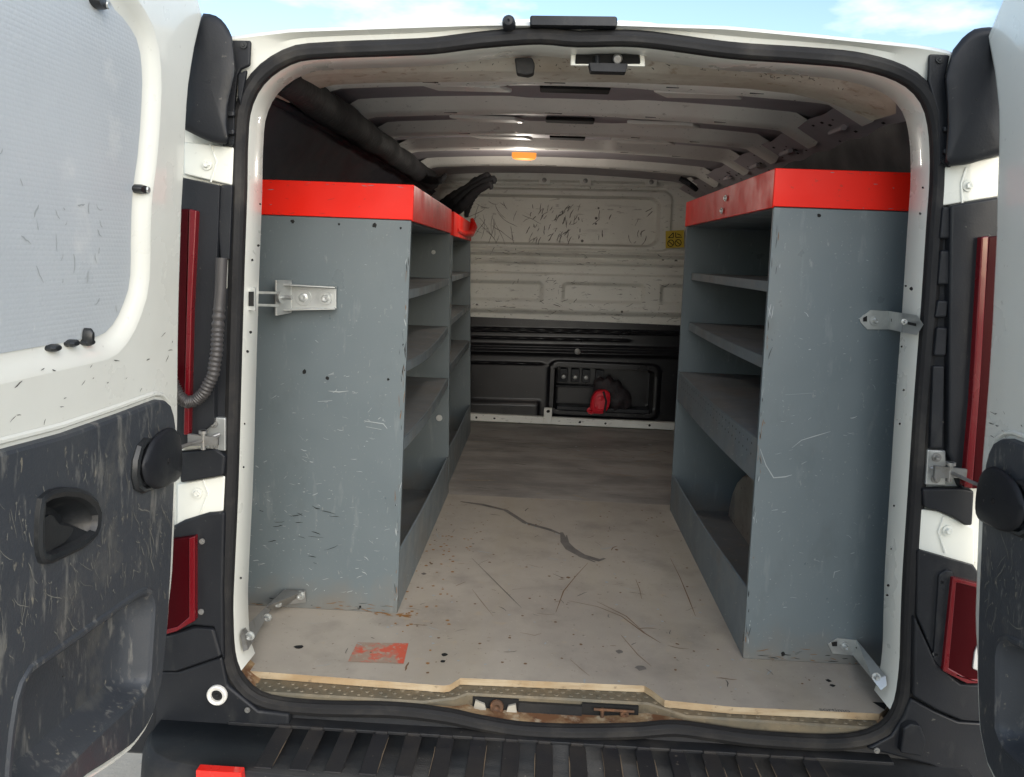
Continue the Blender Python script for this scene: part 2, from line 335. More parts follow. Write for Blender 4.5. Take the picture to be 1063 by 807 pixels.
rv.rings([[V((offset(loop, o)[i][0], y, offset(loop, o)[i][1])) for i in seq] for o, y in [(-.008,YS+.012),(-.0118,YS+.013),(-.0135,YS+.02),(-.0165,YS+.085),(-.0125,YS+.093),(.06,YS+.097)]], closed=False)
fr = XZ(0)
# small marks and holes on the reveal's side faces
hol = [(270,212),(268,255),(262,270),(260,345),(257,365),(254,440),(253,485),(250,600),(958,195),(955,222),(946,300),(940,297),(936,360),(938,405),(934,440),(928,525),(925,570),(922,608),(921,618)]
rv.dots([(p.x, p.z) for p in pix(hol, YS+.028)], (V((0,YS+.028,0)),V((1,0,0)),V((0,0,1)),V((0,-1,0))), .003, 1, 0)
rv.build('opening_reveal', [mat['white'], mat['hole']], van)
# exterior shell : roof and sides from the silhouette forward
sh = MB()
half = [q for q in sil]
sh.rings([[V((lerp(XC, x, k), y, lerp(.9, z, kz))) for x, z in half] for y, k, kz in [(YS+.05,1,1),(3.2,1.0,1.035),(4.8,.99,1.03),(5.6,.97,1.0),(6.2,.93,.72),(6.9,.85,.45)]], closed=False, m=0)
e = [V((lerp(XC,x,.85),6.9,lerp(.9,z,.45))) for x, z in half]
sh.prism(e, (0,.02,0))
sh.box(-.9,1.02,YS+.1,6.9,.38,.40)
sh.build('body_shell', mat['white'], van)
# high brake light, washer nozzle, striker latch, buffer
b = MB(); b.prism(pix([(550,16),(641,17),(641,27),(550,26)], 1.585), (0,.03,0)); b.build('high_brake_light', mat['plastic'], van, bevel=.004)
b = MB(); b.lathe(at(528,23,Y=1.585), (0,-1,0), [(.013,-.02),(.012,.004),(.008,.010),(.003,.011),(.0001,.008)], 16); b.build('washer_nozzle', mat['plastic'], van)
# ---- roof header
hd = MB()
cols = [280,300,330,370,414,460,500,560,600,640,691,740,790,843,880,905,930]
r57 = [70,66,61,60,59,58,56,57,57,58,60,63,67,72,80,90,104]
r75 = [98,86,78,76,75,75,74,75,75,75,77,79,82,88,97,106,118]
rows = [[at(c,y-5,Y=1.69) for c,y in zip(cols,r57)], [at(c,y,Y=1.70) for c,y in zip(cols,r57)], [at(c,y+3,Y=1.715) for c,y in zip(cols,r57)], [at(c,y-1,Y=1.765) for c,y in zip(cols,r75)], [at(c,y,Y=1.77) for c,y in zip(cols,r75)]]
rows.append([p+V((0,.13,.006)) for p in rows[-1]]); rows.append([p+V((0,.04,.06)) for p in rows[-1]])
hd.rings(rows, closed=False)
mks = [[(p[0]+random.uniform(-.03,.03), p[1]) for p in wiggle(*q, random.uniform(-2.4,-.6), random.uniform(.01,.03), .7, 4)] for q in [(random.uniform(-.1,.55), 0) for _ in range(60)]]
hp = [(rows[2][i], rows[3][i]) for i in range(len(cols))]
pol = []
for _ in range(75):
    i = random.choice([5,6,7,8,9,10,11,11,12,12,12,13]); t = random.uniform(.1,.95); a = lerp(hp[i][0], hp[i][1], t); a2 = lerp(hp[i+1][0], hp[i+1][1], min(1,max(0,t+random.uniform(-.3,.3)))); f0 = random.random(); f1 = min(1, f0+random.uniform(.05,.3))
    p = lerp(a, a2, f0); nrm = V((0,-.6,-.5)).normalized()*.003; an = random.uniform(0, 3.1); l = random.choice([.002,.004,.007,.012]); q = V((math.cos(an)*l, -.4*math.sin(an)*l, math.sin(an)*l*.7)); w = V((-math.sin(an), 0, math.cos(an)))*random.uniform(.0004,.001)
    hd.add([p+nrm-w, p+q+nrm-w*.4, p+q+nrm+w*.4, p+nrm+w], [(0,1,2,3)], random.choice([1,2]))
hd.build('roof_header', [mat['header'], mat['scr_k'], mat['scr_b']], van)
la = MB(); la.prism(pix([(598,54),(664,54),(665,66),(597,66)], 1.664), (0,.008,0), 1)
la.prism(pix([(593,51),(669,52),(670,69),(592,68)], 1.668), (0,.01,0), 2)
la.prism(pix([(611,65),(652,66),(650,75),(613,74)], 1.648), (0,.03,0), 0)
la.cyl(at(620,58,Y=1.66), at(620,67,Y=1.655), .005, m=0); la.cyl(at(641,61,Y=1.664), at(641,62,Y=1.645), .010, .008, m=3)
la.build('striker_latch', [mat['plastic'], mat['hole'], mat['white'], mat['zinc_d']], van, bevel=.002)
b = MB(); b.prism(pix([(534,60),(552,59),(555,66),(554,76),(548,78),(536,76)], 1.68), (0,.03,0)); b.build('rubber_buffer', mat['seal'], van, bevel=.005)
# ---- ceiling skin, bows, rails
def camber(x): u = (x-XC)/.70; return -.030*u*u - (.06*max(0, abs(u)-.85))
ck = MB()
ck.grid(lambda u, v: V((lerp(-.76,.90,u), lerp(1.86,4.6,v), 1.928+camber(lerp(-.76,.90,u)) - .004*math.sin(v*40)**2)), 40, 60)
ck.build('roof_lining', mat['skin'], van)
for k, (y0, y1) in enumerate([(1.925,2.05),(2.34,2.57),(2.745,2.945),(3.14,3.37),(3.70,3.90)]):
    bw = MB(); nx = 64; L = []
    for prof in range(6):
        row = []
        for i in range(nx+1):
            x = lerp(-.68, .755, i/nx); a = abs(x-XC)
            wid = .035*(1-min(1, max(0, (a-.13)/.05)))             # shallow wider middle
            tip = max(0, (a-.60)/.09); yy0, yy1 = y0+wid*.5+tip*.02, y1-wid+tip*.02
            zz = 1.895+camber(x)-.030*tip
            yy1 = yy0+.125-wid*.8; y = [yy0-.006, yy0+.048, yy0+.058, yy1, yy1+.004, yy1+.022][prof]
            z = [zz+.034, zz+.005, zz, zz, zz+.004, zz+.034][prof]
            row.append(V((x, y, z)))
        L.append(row)
    bw.rings(L, closed=False)
    for x, w in [(XC-.36,.04),(XC-.06,.05),(XC+.22,.03),(XC+.42,.035)]:     # black slots in the seam and far face
        z = 1.895+camber(x)
        bw.box(x-w/2, x+w/2, y0+.078, y0+.084, z-.0008, z+.002, 1)
    for _ in range(14):
        x = random.uniform(-.5,.6); y = random.uniform(y0+.085, y0+.12); bw.dots([(x, y)], (V((0,0,1.895+camber(x))),V((1,0,0)),V((0,1,0)),V((0,0,-1))), .0025, 1, .0012)
    bw.build('roof_bow', [mat['white_in'], mat['hole']], van)
    pb = MB()
for i, (y, w) in enumerate([(2.17,.07),(2.66,.06),(3.04,.05)]):             # dark centre cut-outs between bows
    b = MB(); b.box(XC-w*1.4, XC+w*1.2, y-.012, y+.05, 1.912, 1.922); b.build('roof_slot', mat['hole'], van, bevel=.004)
    for sx in (-1, 1):
        q = MB(); x = XC+sx*(.30-.02*i); q.prism([(x-.11,y-.03,1.906),(x+.10,y-.02,1.906),(x+.13,y+.03,1.906),(x-.07,y+.035,1.906)], (0,0,.012)); q.build('roof_patch', mat['white_in'], van, bevel=.004)
lm = MB(); c = at(544,162,Y=3.39); c0_lamp = c
lm.rings([[c+V((math.copysign(abs(math.cos(t))**.6,math.cos(t))*.050*k, math.copysign(abs(math.sin(t))**.6,math.sin(t))*.022*k, -h)) for t in [2*math.pi*i/24 for i in range(24)]] for k, h in [(1,-.012),(1,.004),(.9,.012),(.6,.016),(.02,.017)]])
lm.build('interior_lamp', mat['lamp'], van)
# side rails (slanted pressed panels between roof and wall)
for sx, top_, low, mt in [(1,(.690,1.872),(.80,1.815),'skin'),(-1,(-.60,1.872),(-.68,1.80),'skin')]:
    r_ = MB(); r_.grid(lambda u, v: V((lerp(top_[0],low[0],u), lerp(1.72,4.5,v), lerp(top_[1],low[1],u)+.004*math.sin(v*70))), 6, 60)
    for _ in range(46):
        u, v = random.uniform(.1,.9), random.random(); p = V((lerp(top_[0],low[0],u), lerp(1.75,4.4,v), lerp(top_[1],low[1],u)-.006)); a = random.uniform(.004,.011)
        r_.add([p+V((a*.4,-a,-a*.2)), p+V((a*.4,a,-a*.2)), p+V((-a*.4,a*.8,a*.2)), p+V((-a*.4,-a,a*.2))], [(0,1,2,3)], 1)
    for y in (2.2, 2.66, 3.05, 3.5):
        m_ = lerp(V((top_[0],y,top_[1])), V((low[0],y,low[1])), .45); r_.cyl(m_+V((0,-.05,-.010)), m_+V((0,.05,-.010)), .008, m=0, n=8)
    r_.build('roof_rail', [mat[mt], mat['hole']], van)
# inner side wall liners
wl = MB(); wl.rings([[V((x, 1.71, z)), V((x, 4.5, z))] for x, z in [(-.84,.5),(-.84,1.2),(-.76,1.62),(-.63,1.80),(-.615,1.812),(-.64,1.83)]], closed=False)
wl.cyl(V((-.622,1.72,1.808)), V((-.622,4.4,1.808)), .010, m=0)
wl.box(-.755,-.745,3.02,3.03,1.6,1.75,1)
wl.build('side_liner', [mat['liner'], mat['grey_d']], van)
wl = MB(); wl.rings([[V((x, 1.71, z)), V((x, 4.5, z))] for x, z in [(.90,.5),(.90,1.2),(.87,1.62),(.80,1.79),(.792,1.822),(.80,1.83)]], closed=False)
wl.build('side_liner', [mat['liner'], mat['grey_d']], van)
# ---- bulkhead
YB = 4.48
def ss(a, b, x): t = min(1, max(0, (x-a)/(b-a))); return t*t*(3-2*t)
def rrect(x, z, x0, x1, z0, z1, r, soft):   # 1 inside a rounded rectangle
    cx_, cz_ = (x0+x1)/2, (z0+z1)/2; qx = abs(x-cx_)-(x1-x0)/2+r; qz = abs(z-cz_)-(z1-z0)/2+r
    d = math.hypot(max(qx,0), max(qz,0))+min(max(qx,qz),0)-r
    return 1-ss(-soft, soft, d)
def bh(x, z):
    zt = z - .016*(x-.1)                     # the pressing runs very slightly off level
    d = 0
    d -= .032*rrect(x, zt, -.49, .595, 1.552, 1.808, .06, .008)
    d += .010*rrect(x, zt, -.60, .66, 1.525, 1.845, .05, .008)
    d += .014*math.exp(-((zt-1.505)/.010)**2) + .010*math.exp(-((zt-1.452)/.008)**2) - .006*math.exp(-((zt-1.480)/.008)**2)
    d += .012*ss(1.40,1.385,zt)
    for x0, x1 in [(-.62,-.02),(.10,.53),(.63,.80)]: d -= .014*rrect(x, zt, x0, x1, 1.245, 1.340, .02, .012)
    d += .006*math.exp(-((zt-1.20)/.012)**2) - .012*ss(1.19,1.165,zt)
    d += .012*ss(1.885,1.895,zt) + .004*math.exp(-((zt-1.865)/.006)**2)
    d -= .007*rrect(x, zt, -.60, .62, 1.85, 1.885, .012, .005)
    return d*1.45
bk = MB(); bk.grid(lambda u, v: (lambda x, z: V((x, YB-bh(x, z), z)))(lerp(-.66,.84,u), lerp(1.138,1.935,v)), 170, 230)
fb = (V((0,YB,0)), V((1,0,0)), V((0,0,1)), V((0,-1,0)))
def bstroke(x, z, a, l, bend, w, m=1):
    for p in [wiggle(x, z, a, l, bend, 5)]:
        L = []
        for i, q in enumerate(p):
            wd = w*.75*(.4 if i in (0,5) else random.uniform(.6,1.3)); y = YB-bh(*q)-.0012
            ca, sa = math.cos(a+1.57)*wd/2, math.sin(a+1.57)*wd/2
            L.append([V((q[0]-ca,y,q[1]-sa)), V((q[0]+ca,y,q[1]+sa))])
        bk.rings(L, m, closed=False)
for _ in range(26): bstroke(random.gauss(-.30,.09), random.uniform(1.58,1.78), random.choice([-1.2,-1.9,-2.3,-.8])+random.gauss(0,.25), random.uniform(.04,.16), .25, .0035)
for cx_, n in [(-.06,16),(.06,18),(.13,20),(-.02,8),(.30,5),(.55,5),(.50,4)]:
    for _ in range(n): bstroke(random.gauss(cx_,.03), random.choice([random.uniform(1.58,1.66), random.uniform(1.68,1.78)]), random.gauss(-1.9,.3), random.uniform(.015,.06), .3, random.uniform(.003,.008))
for z0 in (1.225,1.205,1.35,1.50,1.455,1.17): 
    for _ in range(11): bstroke(random.uniform(-.40,.70), z0+random.gauss(0,.008), random.gauss(0,.25), random.uniform(.008,.05), .3, random.uniform(.002,.005))
for _ in range(34): bstroke(random.choice([random.uniform(-.40,.70), random.gauss(.04,.03), random.gauss(.58,.04)]), random.uniform(1.2,1.37), random.gauss(0,.9), random.uniform(.006,.03), .5, random.uniform(.002,.005))
for q in [(.26,1.70,.008),(.26,1.67,.006),(.27,1.755,.006),(.19,1.575,.008),(.63,1.49,.007),(.70,1.485,.009),(-.37,1.205,.007),(.42,1.20,.007),(.22,1.86,.004),(.44,1.855,.005)]:
    y = YB-bh(q[0],q[1])-.0015; bk.add([V((q[0]+q[2]*math.cos(a),y,q[1]+q[2]*math.sin(a))) for a in [k*.7854 for k in range(8)]], [tuple(range(8))], 1)
for x in (-.03,.19,.54):                     # three pressed tabs with studs on the top flange
    z = 1.892+.016*(x-.1); bk.box(x-.03, x+.03, YB-.03, YB-.012, z-.022, z+.014, 0); bk.lathe((x,YB-.03,z), (0,-1,0), [(.013,0),(.012,.004),(.004,.006),(.0001,.004)], 12, 2)
bk.build('bulkhead', [mat['bulk'], mat['bulk_scr'], mat['zinc_d']], van, recalc=True)
lb = MB(); q = [at(691,240,Y=YB-.03), at(710,239,Y=YB-.03), at(710,257,Y=YB-.03), at(691,258,Y=YB-.03)]
lb.slab(q, (0,.002,0), 0)
def onl(u, v): return lerp(lerp(q[0],q[1],u), lerp(q[3],q[2],u), v)+V((0,-.001,0))
def lab_line(pts, w=.0022):
    for a, b_ in zip(pts, pts[1:]):
        a, b_ = onl(*a), onl(*b_); t = (b_-a).normalized(); n_ = V((-t.z,0,t.x))*w; lb.add([a-n_,b_-n_,b_+n_,a+n_],[(0,1,2,3)],1)
for c_ in ((.28,.72),(.68,.72)): lab_line([(c_[0]+.17*math.cos(t), c_[1]+.19*math.sin(t)) for t in [k*.5236 for k in range(13)]]); lab_line([(c_[0]-.1,c_[1]-.1),(c_[0]+.1,c_[1]+.1)])
lab_line([(.15,.40),(.42,.12),(.42,.40),(.15,.40)]); lab_line([(.55,.12),(.55,.4),(.9,.4)]); lab_line([(.62,.2),(.85,.3)])
lb.build('warning_label', [mat['yellow'], mat['hole']], van)
lp = MB()
def lowp(x, z):
    zt = z-.02*(x-.1); d = 0
    for zz, a, w, x1 in [(1.085,.010,.006,.9),(1.072,.008,.004,.9),(1.035,.010,.006,.45),(.990,.016,.010,.9),(.960,.022,.013,.9),(.895,.012,.006,-.02)]: d += a*math.exp(-((zt-zz)/w)**2)*(1 if x < x1 else math.exp(-((x-x1)/.02)**2))
    d += .02*ss(.70,.66,zt)*(1-ss(-.02,.0,x)) 
    return d
O_ = [(0.05,.62),(.05,.905),(.625,.90),(.63,.61)]
pk = rounded([(.075,.655),(.075,.882),(.61,.875),(.615,.640)], .03)
def lowgrid(u, v):
    x, z = lerp(-.70,.88,u), lerp(.56,1.14,v); d = lowp(x, z)
    ins = rrect(x, z, .075, .612, .645, .878, .03, .006)
    return V((x, YB+.008-d*(1-ins)+.11*ins-.012*rrect(x,z,.04,.65,.61,.915,.05,.008)*(1-ins), z))
lp.grid(lowgrid, 150, 290)
lp.build('lower_bulkhead', mat['blackpanel'], van)
pv = MB()
for x in (.10,.165,.225,.30): pv.prism([V((x,YB+.09,.79)),V((x+.045,YB+.09,.79)),V((x+.045,YB+.09,.865)),V((x,YB+.09,.865))], (0,-.03,0)); pv.lathe((x+.022,YB+.06,.82),(0,-1,0),[(.014,0),(.013,.02),(.0001,.022)],12,1)
pv.box(.08,.33,YB+.03,YB+.1,.765,.775); pv.box(.09,.60,YB+.0,YB+.1,.640,.662)
pv.build('socket_row', [mat['plastic'], mat['zinc_d']], van, bevel=.004)
b = MB(); b.lathe((.19,YB-.016,.972),(0,-1,0),[(.018,0),(.016,.006),(.006,.010),(.0001,.01)],12); b.build('panel_stud', mat['zinc_d'], van)
st = MB(); q0, q1 = at(489,437,Y=4.45), at(698,446.5,Y=4.45)
st.slab([(q0.x-.3,4.44,.566),(q1.x+.1,4.44,.566),(q1.x+.1,4.44,.606),(q0.x-.3,4.44,.606)], (0,.03,0)); 
for x in (-.35,-.25,.05,.22,.36,.6): st.dots([(x,.585)], (V((0,4.44,0)),V((1,0,0)),V((0,0,1)),V((0,-1,0))), .009, 1)
st.box(.02,.065,4.425,4.438,.572,.66); st.dots([(.043,.64)], (V((0,4.425,0)),V((1,0,0)),V((0,0,1)),V((0,-1,0))), .011, 1)
st.build('floor_flange', [mat['bulk'], mat['hole']], van, bevel=.002)
# cargo floor pan under the boards, wheel arch
fl = MB(); fl.box(-.86,.92,1.72,4.6,.50,.542); fl.build('cargo_floor', mat['arch'], van)
wa = MB(); L = []
for k in range(13):
    a = math.pi*k/12; yy = 2.60-.34*math.cos(a); zz = .54+.25*math.sin(a)
    L.append([V((.70,yy,zz*1.0)), V((.715,yy,zz+.012)), V((.74,yy,zz+.02)), V((.90,yy,zz+.02))])
wa.rings(L, closed=False); wa.prism([l[0] for l in L], (.002,0,0)); wa.build('wheel_arch', mat['arch'], van)
wa = MB(); wa.rings([[V((XC*2-p.x, p.y, p.z)) for p in l] for l in L], closed=False); wa.prism([V((XC*2-l[0].x,l[0].y,l[0].z)) for l in L], (-.002,0,0)); wa.build('wheel_arch', mat['arch'], van)
# ---- tread plate sill
tp = MB()
fe = [(-.66,1.638),(-.60,1.630),(-.22,1.630),(-.155,1.652),(-.13,1.672),(.255,1.676),(.285,1.66),(.33,1.635),(.69,1.632),(.76,1.640)]
tp.prism([V((x,y,.5435)) for x,y in fe]+[V((.78,1.80,.5435)),V((-.68,1.80,.5435))], (0,0,-.004))
tp.rings([[V((x,y,.5435)) for x,y in fe],[V((x,y-.004,.540)) for x,y in fe],[V((x,y-.004,.506)) for x,y in fe]], closed=False)
bumps = []
for x in [i*.03 for i in range(-22,26)]:
    y0 = 1.0
    for i in range(len(fe)-1):
        if fe[i][0] <= x <= fe[i+1][0]: y0 = lerp(fe[i][1], fe[i+1][1], (x-fe[i][0])/(fe[i+1][0]-fe[i][0]))
    for j, yy in enumerate((y0+.011, y0+.024, y0+.037)):
        xx = x+(.015 if j % 2 else 0)+random.uniform(-.002,.002)
        tp.lathe((xx,yy,.5430), (0,0,1), [(.0065,0),(.0055,.0016),(.003,.0022),(.0001,.0012)], 8)
for (x0, x1, kk) in ((-.118,-.02,1),(.115,.235,1)):    # latch openings in the sill's rear face
    yq = 1.667; tp.box(x0, x1, yq-.0022, yq+.03, .511, .5385, kk)
tp.box(-.02,.115,1.660,1.668,.512,.534,2)
tp.hexa([(-.116,1.658,.513),(-.088,1.658,.513),(-.088,1.664,.513),(-.116,1.664,.513),(-.112,1.658,.534),(-.092,1.658,.527),(-.092,1.664,.527),(-.112,1.664,.534)], 3)
tp.hexa([(-.045,1.658,.513),(-.023,1.658,.513),(-.023,1.664,.513),(-.045,1.664,.513),(-.042,1.658,.526),(-.026,1.658,.531),(-.026,1.664,.531),(-.042,1.664,.526)], 3)
tp.build('sill_plate', [mat['tread'], mat['hole'], mat['bumper'], mat['arch']], van)
for p in [(-.066,1.660,.524)]:
    b = MB(); b.lathe(p, (0,-1,0), [(.015,0),(.014,.005),(.007,.006),(.0001,.001)], 14); b.build('sill_bolt', mat['rust_dark'], van)
b = MB(); b.cyl((.14,1.658,.531),(.225,1.658,.531),.003); b.cyl((.158,1.659,.513),(.158,1.659,.533),.004); b.lathe((.205,1.664,.522),(0,-1,0),[(.010,0),(.009,.007),(.005,.008),(.0001,.003)],12); b.build('sill_striker', mat['rust_dark'], van)
lg = MB()
def zlow(x):
    c = [q[1] for q in loop if q[1] < .8 and abs(q[0]-x) < .03]; return min(c) if c else .52
xs_ = [i*.02 for i in range(-32,38)]
lg.rings([[V((x, YS+.002, zlow(x)+.002)) for x in xs_],[V((x, YS+.012, zlow(x)+.009)) for x in xs_],[V((x, 1.645, max(.5125, zlow(x)+.006))) for x in xs_],[V((x, 1.71, max(.516, zlow(x)+.006))) for x in xs_]], closed=False)
lg.build('sill_ledge', mat['rust'], van)
# ---- bumper
bp = MB()
ZB = .490
_e = [(p.x, p.y) for p in [at(*q, Z=ZB) for q in [(158,760),(157,772),(163,781),(178,789),(205,795),(250,799)]]]
edge = [(_e[0][0]-.005,1.66)] + _e
edge += [(-.3,_e[-1][1]-.012),(XC,_e[-1][1]-.016)] + [(2*XC-x,y) for x, y in [(-.3,_e[-1][1]-.012)]+_e[::-1]+[edge[0]]]
rows = []
for dy, z in [(.0,ZB),(-.004,ZB-.002),(-.010,ZB-.010),(-.016,ZB-.03),(-.02,ZB-.1),(-.01,.25),(.05,.22)]:
    rows.append([V((XC+(x-XC)*(1-dy*.9), y+dy, z)) for x, y in edge])
bp.rings(rows, closed=False)
bp.prism([V((x,y,ZB)) for x, y in edge], (0,0,-.01))
bp.box(-.62,.74,1.5885,1.66,ZB-.002,ZB+.006)
x = at(287,751,Y=1.585).x; YE = _e[-1][1]; x0 = x; k = 0
while x < .62:
    bp.box(x, x+.034, YE+.006, 1.585, ZB-.003, ZB+.0028, 1)
    bp.box(x+.004, x+.030, 1.584, 1.592, ZB-.003, ZB+.008, 1)
    for xx in (x-.001, x+.035):
        if random.random() < (.25 if x < 0 else .65): bp.strokes([[(xx, YE+.01),(xx+random.uniform(-.001,.001),1.52),(xx,random.uniform(1.54,1.58))]], (V((0,0,ZB+.0032)),V((1,0,0)),V((0,1,0)),V((0,0,1))), .0018, 2)
    x += .067; k += 1
bp.build('bumper', [mat['bumper'], mat['bumper_r'], mat['mud']], van, bevel=.002)
rfl = MB(); rfl.prism(pix([(203,800),(250,803),(252,826),(203,822)], YE-.028), (0,.02,0)); rfl.build('reflector', mat['refl'], van, bevel=.002)
# ---- jamb covers, lamps, hinges on both sides (side-specific outlines read at the jamb's depth)
def jamb(name, pts, Y, depth, m='plastic', bevel=.004, parent=van, extra=None, mats=None):
    b = MB(); pixprism(b, pts, Y, depth)
    if extra: extra(b)
    return b.build(name, mats or mat[m], parent, bevel=bevel)
def domed(name, pts, Y, depth, bulge, parent, m='plastic'):
    b = MB(); P = resample(pts, 48); cx_ = sum(p[0] for p in P)/48; cy_ = sum(p[1] for p in P)/48
    b.rings([[at(cx_+(p[0]-cx_)*k, cy_+(p[1]-cy_)*k, Y=Y+dd) for p in P] for k, dd in [(1,depth),(1,0),(.95,-bulge*.55),(.86,-bulge*.75),(.45,-bulge),(.01,-bulge)]]); return b.build(name, mat[m], parent, ang=50)
# left
domed('corner_cap', [(211,14),(222,15),(232,22),(240,35),(243,50),(245,75),(237,109),(236,130),(238,150),(226,150),(212,145),(190,134),(188,80),(198,40)], 1.575, .05, .014, van)
jamb('cap_plate', [(236,41),(260,42),(259,68),(250,72),(246,80),(243,110),(243,152),(230,152),(236,100)], 1.598, .01)
jamb('cap_insert', [(247,76),(256,72),(249,110),(246,102)], 1.594, .01)
for p in [(253,47),(240,148)]: bolt(van, at(*p, Y=1.597), (0,-1,0), .007, 'trim_dark', 'cap_screw', .004)
for y in (118,137): jamb('cap_tab', [(231,y-3),(243,y-3),(243,y+3),(231,y+3)], 1.588, .012)
h = jamb('door_hinge', [(190,147),(243,153),(241,193),(190,181)], 1.600, .012, 'white')
bolt(h, at(215,171,Y=1.599), (0,-1,0), .011, 'white')
cr = MB(); cr.tube(pix([(218,150),(225,168),(219,189)], 1.599), .0022, 6); cr.build('hinge_crease', mat['white'], h)
jamb('lamp_column', [(183,183),(226,192),(228,194),(224,300),(222,440),(183,470)], 1.585, .03, bevel=.006)
jamb('column_trim', [(228,192),(241,192),(238,270),(228,270),(226,240)], 1.592, .02)
jamb('column_trim', [(222,300),(237,300),(233,445),(222,445)], 1.604, .02)
tl = jamb('tail_light', [(183,217),(196,217),(193,320),(192,418),(183,418)], 1.575, .02, 'lens', .003)
jamb('lens_edge', [(196,217),(204,219),(199,320),(196,452),(190,452),(193,330)], 1.570, .02, 'lens_e', .003, tl)
ck = MB(); hp = [(230,268),(229,300),(226,340),(225,365),(221,390),(212,408),(203,416),(194,418),(186,412),(180,400),(174,380)]
pts = [at(*p, Y=1.555+.03*min(1,abs(p[1]-268)/100)*-.3) for p in hp]
path = []; 
for i in range(len(pts)-1):
    for k in range(20): path.append(lerp(pts[i], pts[i+1], k/20))
ck.tube(path, [.0125 if (i//2) % 2 and i > 30 else (.0105 if i > 30 else .011) for i in range(len(path))], 10); ck.build('cable_conduit', mat['hose'], van, ang=80)
def check(side):
    if side < 0: bx, rod, lug = [(214,433),(234,434),(234,469),(214,467)], [(228,451),(212,457),(188,464),(170,470)], (222,440,222,463)
    else: bx, rod, lug = [(963,467),(982,468),(982,505),(961,504)], [(966,486),(985,490),(1012,502),(1035,512)], (972,475,971,497)
    c = MB(); pixprism(c, bx, 1.596, .012)
    o = c.build('check_bracket', mat['zinc'], van, bevel=.003)
    for k in (0, 2): bolt(o, at(lug[k], lug[k+1], Y=1.595), (0,-1,0), .009, 'zinc_d')
    r_ = MB(); P = [at(*p, Y=y) for p, y in zip(rod, (1.59,1.57,1.50,1.44))]
    d_ = (P[1]-P[0]).normalized()
    r_.prism([P[1]+V((-.03*1,0,.012)), P[1]+V((.03,.0,.008)), P[1]+V((.03,0,-.008)), P[1]+V((-.03,0,-.012))], (0,-.008,0))
    r_.cyl(P[1]+V((0,-.004,-.018)), P[1]+V((0,-.004,.020)), .005); r_.cyl(P[1]+V((0,-.004,.014)), P[1]+V((0,-.004,.02)), .009)
    r_.tube(P, .0035, 8); r_.build('check_arm', mat['zinc_d'], o)
check(-1); check(1)
jamb('column_block', [(183,470),(222,466),(234,474),(232,494),(187,502)], 1.588, .02, bevel=.005)
h = jamb('door_hinge', [(183,503),(234,494),(232,531),(212,535),(183,546)], 1.600, .012, 'white')
bolt(h, at(205,512,Y=1.599), (0,-1,0), .011, 'white')
cr = MB(); cr.tube(pix([(211,498),(216,512),(208,533)], 1.599), .0022, 6); cr.build('hinge_crease', mat['white'], h)
lc = jamb('lower_lamp_cover', [(170,552),(190,541),(216,533),(233,532),(231,610),(232,688),(222,652),(200,650),(170,662)], 1.590, .02, bevel=.006)
tl = jamb('lower_lamp', [(168,562),(202,557),(202,643),(168,661)], 1.578, .02, 'lens', .003)
jamb('lens_edge', [(196,559),(202,557),(202,645),(183,656),(168,660),(168,655),(184,651),(196,641)], 1.575, .02, 'lens_e', .002, tl)
for p in [(210,562),(209,635)]: bolt(lc, at(*p, Y=1.588), (0,-1,0), .006, 'zinc_d', 'screw', .004)
jamb('corner_trim', [(165,662),(200,652),(222,654),(230,682),(184,698),(165,698)], 1.584, .03, bevel=.006)
jamb('corner_trim', [(160,698),(184,698),(230,682),(236,712),(268,738),(300,742),(300,760),(160,760)], 1.592, .05, bevel=.006)
g2 = MB(); c = at(226,721,Y=1.590); g2.lathe(c, (0,-1,0), [(.021,0),(.021,.006),(.018,.009),(.0125,.007),(.012,.002)], 24, 0); g2.lathe(c, (0,-1,0), [(.012,0),(.012,.002),(.006,.003),(.005,.010),(.0001,.010)], 16, 1); g2.build('buffer_ring', [mat['white_in'], mat['seal']], van)
bolt(van, at(257,737,Y=1.590), (0,-1,0), .006, 'zinc_d', 'cap_screw', .004)
# right
domed('corner_cap', [(989,52),(1001,37),(1012,30),(1025,28),(1040,30),(1046,100),(1044,160),(1030,163),(1005,171),(981,173),(984,130),(981,79)], 1.575, .05, .014, van)
jamb('cap_plate', [(965,56),(987,56),(982,80),(986,130),(988,175),(975,172),(974,120),(964,84)], 1.598, .01)
for p in [(975,62),(980,168)]: bolt(van, at(*p, Y=1.597), (0,-1,0), .007, 'trim_dark', 'cap_screw', .004)
for y in (134,157): jamb('cap_tab', [(980,y-3),(993,y-3),(993,y+3),(980,y+3)], 1.588, .012)
h = jamb('door_hinge', [(978,174),(1046,160),(1046,203),(978,214)], 1.600, .012, 'white')
bolt(h, at(1005,193,Y=1.599), (0,-1,0), .011, 'white')
cr = MB(); cr.tube(pix([(1003,174),(998,190),(999,212)], 1.599), .0022, 6); cr.build('hinge_crease', mat['white'], h)
jamb('lamp_column', [(987,213),(1046,203),(1046,500),(1000,510),(985,470),(986,300)], 1.585, .03, bevel=.006)
for y0, y1, xo in [(215,248,0),(260,296,-2),(312,330,-5),(340,370,-6),(380,466,-10)]: jamb('column_trim', [(979+xo,y0),(990+xo,y0),(988+xo,y1),(976+xo,y1)], 1.592, .02)
jamb('column_back', [(972,200),(992,200),(985,500),(955,500)], 1.606, .02)
tl = jamb('tail_light', [(1026,246),(1046,244),(1046,505),(1009,508),(1014,420)], 1.575, .02, 'lens', .003)
jamb('lens_edge', [(1019,246),(1027,245),(1018,400),(1010,508),(1001,506),(1009,418)], 1.570, .02, 'lens_e', .003, tl)
jamb('column_block', [(958,508),(1000,507),(1012,510),(1010,546),(1002,546),(985,535),(960,527)], 1.588, .02, bevel=.005)
